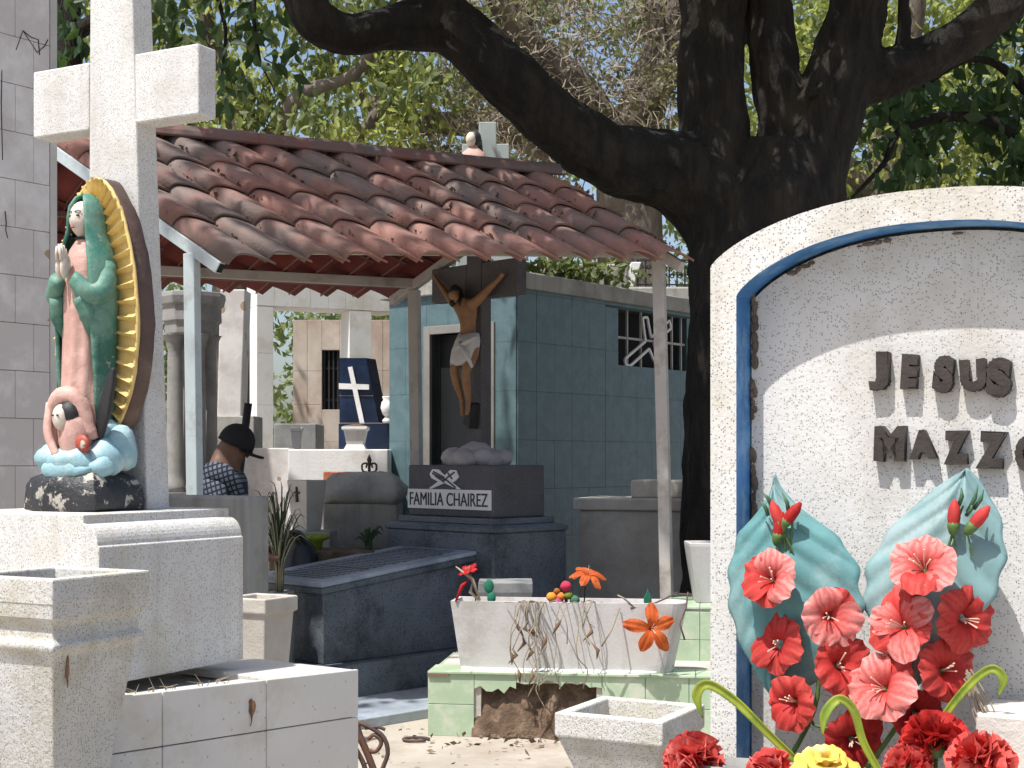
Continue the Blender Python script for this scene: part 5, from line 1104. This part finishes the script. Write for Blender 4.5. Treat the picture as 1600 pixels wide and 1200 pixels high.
limb([tl(1215, 330), tl(1222, 210), tl(1212, 100), tl(1200, -60)], [.30, .16, .145, .14])
limb([tl(1230, 340), tl(1275, 215), tl(1312, 120), tl(1335, 40), tl(1350, -60)], [.34, .25, .25, .20, .17])
limb([tl(1320, 130), tl(1390, 112), tl(1460, 85), tl(1540, 30), tl(1640, -50)], [.19, .155, .14, .125, .11])
limb([tl(1405, 110), tl(1408, 50), tl(1416, -60)], [.05, .045, .04], 8, 8)
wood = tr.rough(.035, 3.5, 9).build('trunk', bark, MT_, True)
rm = wood.modifiers.new('r', 'REMESH'); rm.mode = 'VOXEL'; rm.voxel_size = .014; rm.use_smooth_shade = True
smo = wood.modifiers.new('s', 'SMOOTH'); smo.iterations = 1
tx = bpy.data.textures.new('bark_lumps', 'CLOUDS'); tx.noise_scale = .07; tx.noise_depth = 4
dp = wood.modifiers.new('d', 'DISPLACE'); dp.texture = tx; dp.texture_coords = 'GLOBAL'; dp.strength = .012
MB().tube([tl(1268, 142, 9.95), tl(1268, 142, 9.9)], [.045, .04], 10).build('knot', bark, MT_, True)
# crown above the picture: shades the shelter, the blue mausoleum and the dark tomb
cen = clumps([((-4.9, -.7), (6.3, 8.7), (8.4, 10.6), 58), ((-2.6, .5), (7.8, 9.6), (5.0, 6.4), 30), ((-1.3, 3.4), (9.5, 13.4), (6.1, 7.8), 90), ((1, 4.2), (8.4, 12), (5.4, 7.6), 50), ((-.4, 2.6), (7.9, 9.8), (5, 7), 40)], 50, .55)
keep = cen[:, 2] > 1.6 + .342 * cen[:, 1]
put('crown', leaf_mesh('crown', leaf_mid, cen[keep] - np.array(MT_.location), .17, .4), MT_)
bt = MB()
for k in range(26):
    a = Vector((random.uniform(-2, 3), random.uniform(8, 13), 0)); a.z = 1.9 + .345 * a.y; d = Vector((random.uniform(-1, 1), random.uniform(-.6, .6), random.uniform(.3, 1.2)))
    bt.tube([a - MT_.location, a + d * .8 - MT_.location, a + d * 1.5 + Vector((.2, .1, .1)) - MT_.location], [.05, .035, .015], 6)
bt.build('branches', bark, MT_, True)

def tree(name, label, foot, trunks, leafsets, mat_b, group=None):
    t = thing(name, label, 'tree', foot, 0, group); mb = MB()
    for pts, rs in trunks: mb.tube([p - t.location for p in curve_pts(pts, 14)], lerp_list(rs, 14), 9, .08)
    mb.rough(.03, 4).build('trunk', mat_b, t, True)
    for nm, mat, c, size, droop, shp in leafsets: put(nm, leaf_mesh(nm, mat, c - np.array(t.location), size, droop, shp), t)
    return t
def pbox(x0, x1, y0, y1, Z0, Z1, cnt):
    Zm = (Z0 + Z1) / 2; a = P(x0, y1, Zm); b = P(x1, y0, Zm); return ((a.x, b.x), (Z0, Z1), (a.z, b.z), cnt)
def px_scatter(n, x0, x1, y0, y1, Z0, Z1):
    Z = rng.uniform(Z0, Z1, n); return np.stack([(rng.uniform(x0, x1, n) - 800) * Z / F, Z, EYE + (HOR - rng.uniform(y0, y1, n)) * Z / F], 1)
# left tree with the sky showing through
f = P(358, 720, 16.5); f.z = 0
tree('leafy_tree', 'light green leafy tree with sky gaps behind the tall white cross', f,
     [([f, P(360, 500, 16.5), P(385, 250, 16.5), P(330, 60, 16.5), P(300, -80, 16.5)], [.28, .24, .16, .1, .06]), ([P(400, 250, 16.5), P(470, 150, 16.3), P(560, 110, 16.2), P(640, -20, 16)], [.13, .09, .06, .03]), ([P(380, 330, 16.5), P(560, 215, 16.2), P(600, 130, 16.4)], [.12, .08, .04]), ([P(380, 200, 16.5), P(250, 120, 16.3), P(120, 40, 16.3)], [.1, .06, .03]), ([P(420, 300, 16.4), P(250, 230, 16.3), P(100, 190, 16.3)], [.1, .06, .03])],
     [('crown', leaf_mid, clumps([pbox(70, 660, -60, 235, 15.6, 17.6, 54)], 66, .5), .15, .8, 6), ('lit_leaves', leaf_lime, clumps([pbox(70, 660, -60, 240, 15.3, 17.2, 60)], 56, .5), .11, .8, 6)], bark_p)  # lit_leaves: sunlight put in as a paler leaf colour
# dry, vine hung tree in the middle
f = P(1010, 720, 17.5); f.z = 0
DT = tree('vine_hung_tree', 'dusty pale tree wrapped in dry tangled vines behind the shelter', f,
     [([f, P(985, 330, 17.5), P(1000, 180, 17.5), P(1045, 60, 17.5), P(1075, -60, 17.5)], [.5, .42, .3, .27, .22]), ([P(960, 330, 17.3), P(970, 210, 17.2), P(1030, 120, 17.2), P(1010, -40, 17.2)], [.2, .17, .12, .1]), ([P(990, 300, 17.6), P(920, 160, 17.4), P(820, 60, 17.2), P(760, -40, 17)], [.3, .24, .2, .17]), ([P(960, 270, 17.6), P(780, 200, 17.6), P(640, 190, 17.6), P(560, 150, 17.6)], [.24, .18, .15, .1])],
     [('crown', leaf_dry, clumps([pbox(620, 1080, -50, 250, 16.4, 18.6, 85)], 80, .5), .10, .5, 4), ('green_leaves', leaf_mid, clumps([pbox(640, 1080, -50, 260, 17.8, 19.5, 26)], 70, .6), .13, .5, 4)], bark_p)
vm = MB()
for i in range(850):
    p = Vector(px_scatter(1, 660, 1075, -40, 235, 16.3, 17.6)[0]); d = Vector((random.gauss(0, 1), random.gauss(0, .5), random.gauss(-.2, 1))).normalized(); q = [p]; st = random.uniform(.05, .13)
    for k in range(6): d = (d + Vector((random.gauss(0, .55), random.gauss(0, .4), random.gauss(-.1, .55)))).normalized(); q.append(q[-1] + d * st)
    vm.tube([x - DT.location for x in q], random.uniform(.003, .009), 3, cap=False)
stuff(vm.build('dry_vines', twig, DT))
# sunlit greenery on the right
f = P(1370, 720, 17.0); f.z = 0
tree('sunlit_tree', 'bright yellow green tree in full sun behind the forked trunk', f,
     [([f, P(1380, 300, 17), P(1420, 60, 17), P(1440, -80, 17)], [.3, .24, .15, .1]), ([P(1380, 320, 17), P(1230, 150, 17), P(1180, -20, 17)], [.15, .1, .06])],
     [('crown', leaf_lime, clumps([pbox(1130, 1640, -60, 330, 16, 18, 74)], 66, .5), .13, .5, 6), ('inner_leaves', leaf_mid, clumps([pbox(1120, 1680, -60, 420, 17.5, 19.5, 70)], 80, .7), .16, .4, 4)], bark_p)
f = P(1640, 720, 11.6); f.z = 0
tree('shaded_tree', 'dark leaved tree with curved bough hanging over the arched headstone', f,
     [([f, P(1650, 450, 11.6), P(1660, 260, 11.6), P(1640, 60, 11.6)], [.25, .2, .16, .1]), ([P(1660, 300, 11.6), P(1560, 195, 11.5), P(1470, 183, 11.4), P(1405, 205, 11.4), P(1385, 250, 11.4), P(1330, 310, 11.4)], [.07, .045, .04, .033, .025, .012]), ([P(1650, 200, 11.6), P(1540, 90, 11.5), P(1420, 150, 11.5)], [.05, .03, .012])],
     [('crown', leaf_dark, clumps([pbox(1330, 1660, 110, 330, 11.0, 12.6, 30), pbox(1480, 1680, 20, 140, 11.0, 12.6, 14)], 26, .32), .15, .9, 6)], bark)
# near bough top left
f = P(60, 720, 11.0); f.z = 0
tree('near_leafy_tree', 'dark glossy leaved bough beside the arm of the white cross', f,
     [([f, P(70, 400, 11), P(100, 150, 11), P(105, -60, 11)], [.2, .18, .14, .1]), ([P(100, 60, 11), P(250, -20, 10.6), P(400, -30, 10.3), P(470, 20, 10.2)], [.06, .045, .03, .01]), ([P(330, -30, 10.4), P(350, 40, 10.3), P(345, 130, 10.3)], [.02, .014, .005]), ([P(400, -30, 10.3), P(400, 60, 10.2), P(430, 150, 10.2)], [.02, .012, .004])],
     [('crown', leaf_dark, np.concatenate([px_scatter(70, 330, 400, -30, 160, 10, 10.6), px_scatter(60, 385, 470, -30, 130, 10, 10.5), px_scatter(60, 85, 140, -20, 110, 10.4, 11.2), px_scatter(40, 240, 330, -30, 60, 10, 10.6)]), .13, 1.0, 6), ('lit_leaves', leaf_mid, px_scatter(60, 240, 480, -30, 190, 10, 10.6), .11, 1.0, 6)], bark)  # lit_leaves carry the sun as a lighter leaf material than the crown
# far greenery closing the view
c = np.concatenate([clumps([((-13, -1), (25, 31), (0, 5.2), 150)], 130, 1.1), clumps([((-3, 14), (24, 31), (0, 11), 260)], 110, 1.2), clumps([((-14, -2), (27, 31), (5.2, 10), 6)], 60, 1.0)])
ft = stuff(put('distant_trees', leaf_mesh('distant_trees', leaf_mid, c, .19, .4))); tag(ft, 'mass of green trees closing the far side of the cemetery', 'trees')
cr_ = stuff(put('ground_litter', leaf_mesh('ground_litter', litter, np.concatenate([np.stack([rng.uniform(-1.2, 1.0, 90), rng.uniform(6.2, 9, 90), np.full(90, .012)], 1), np.stack([rng.normal(.1, .35, 70), rng.normal(7.85, .12, 70), np.full(70, .014)], 1)]), .045, 0)))
tag(cr_, 'scattered dry leaves and twigs on the dusty concrete ground', 'leaf litter')
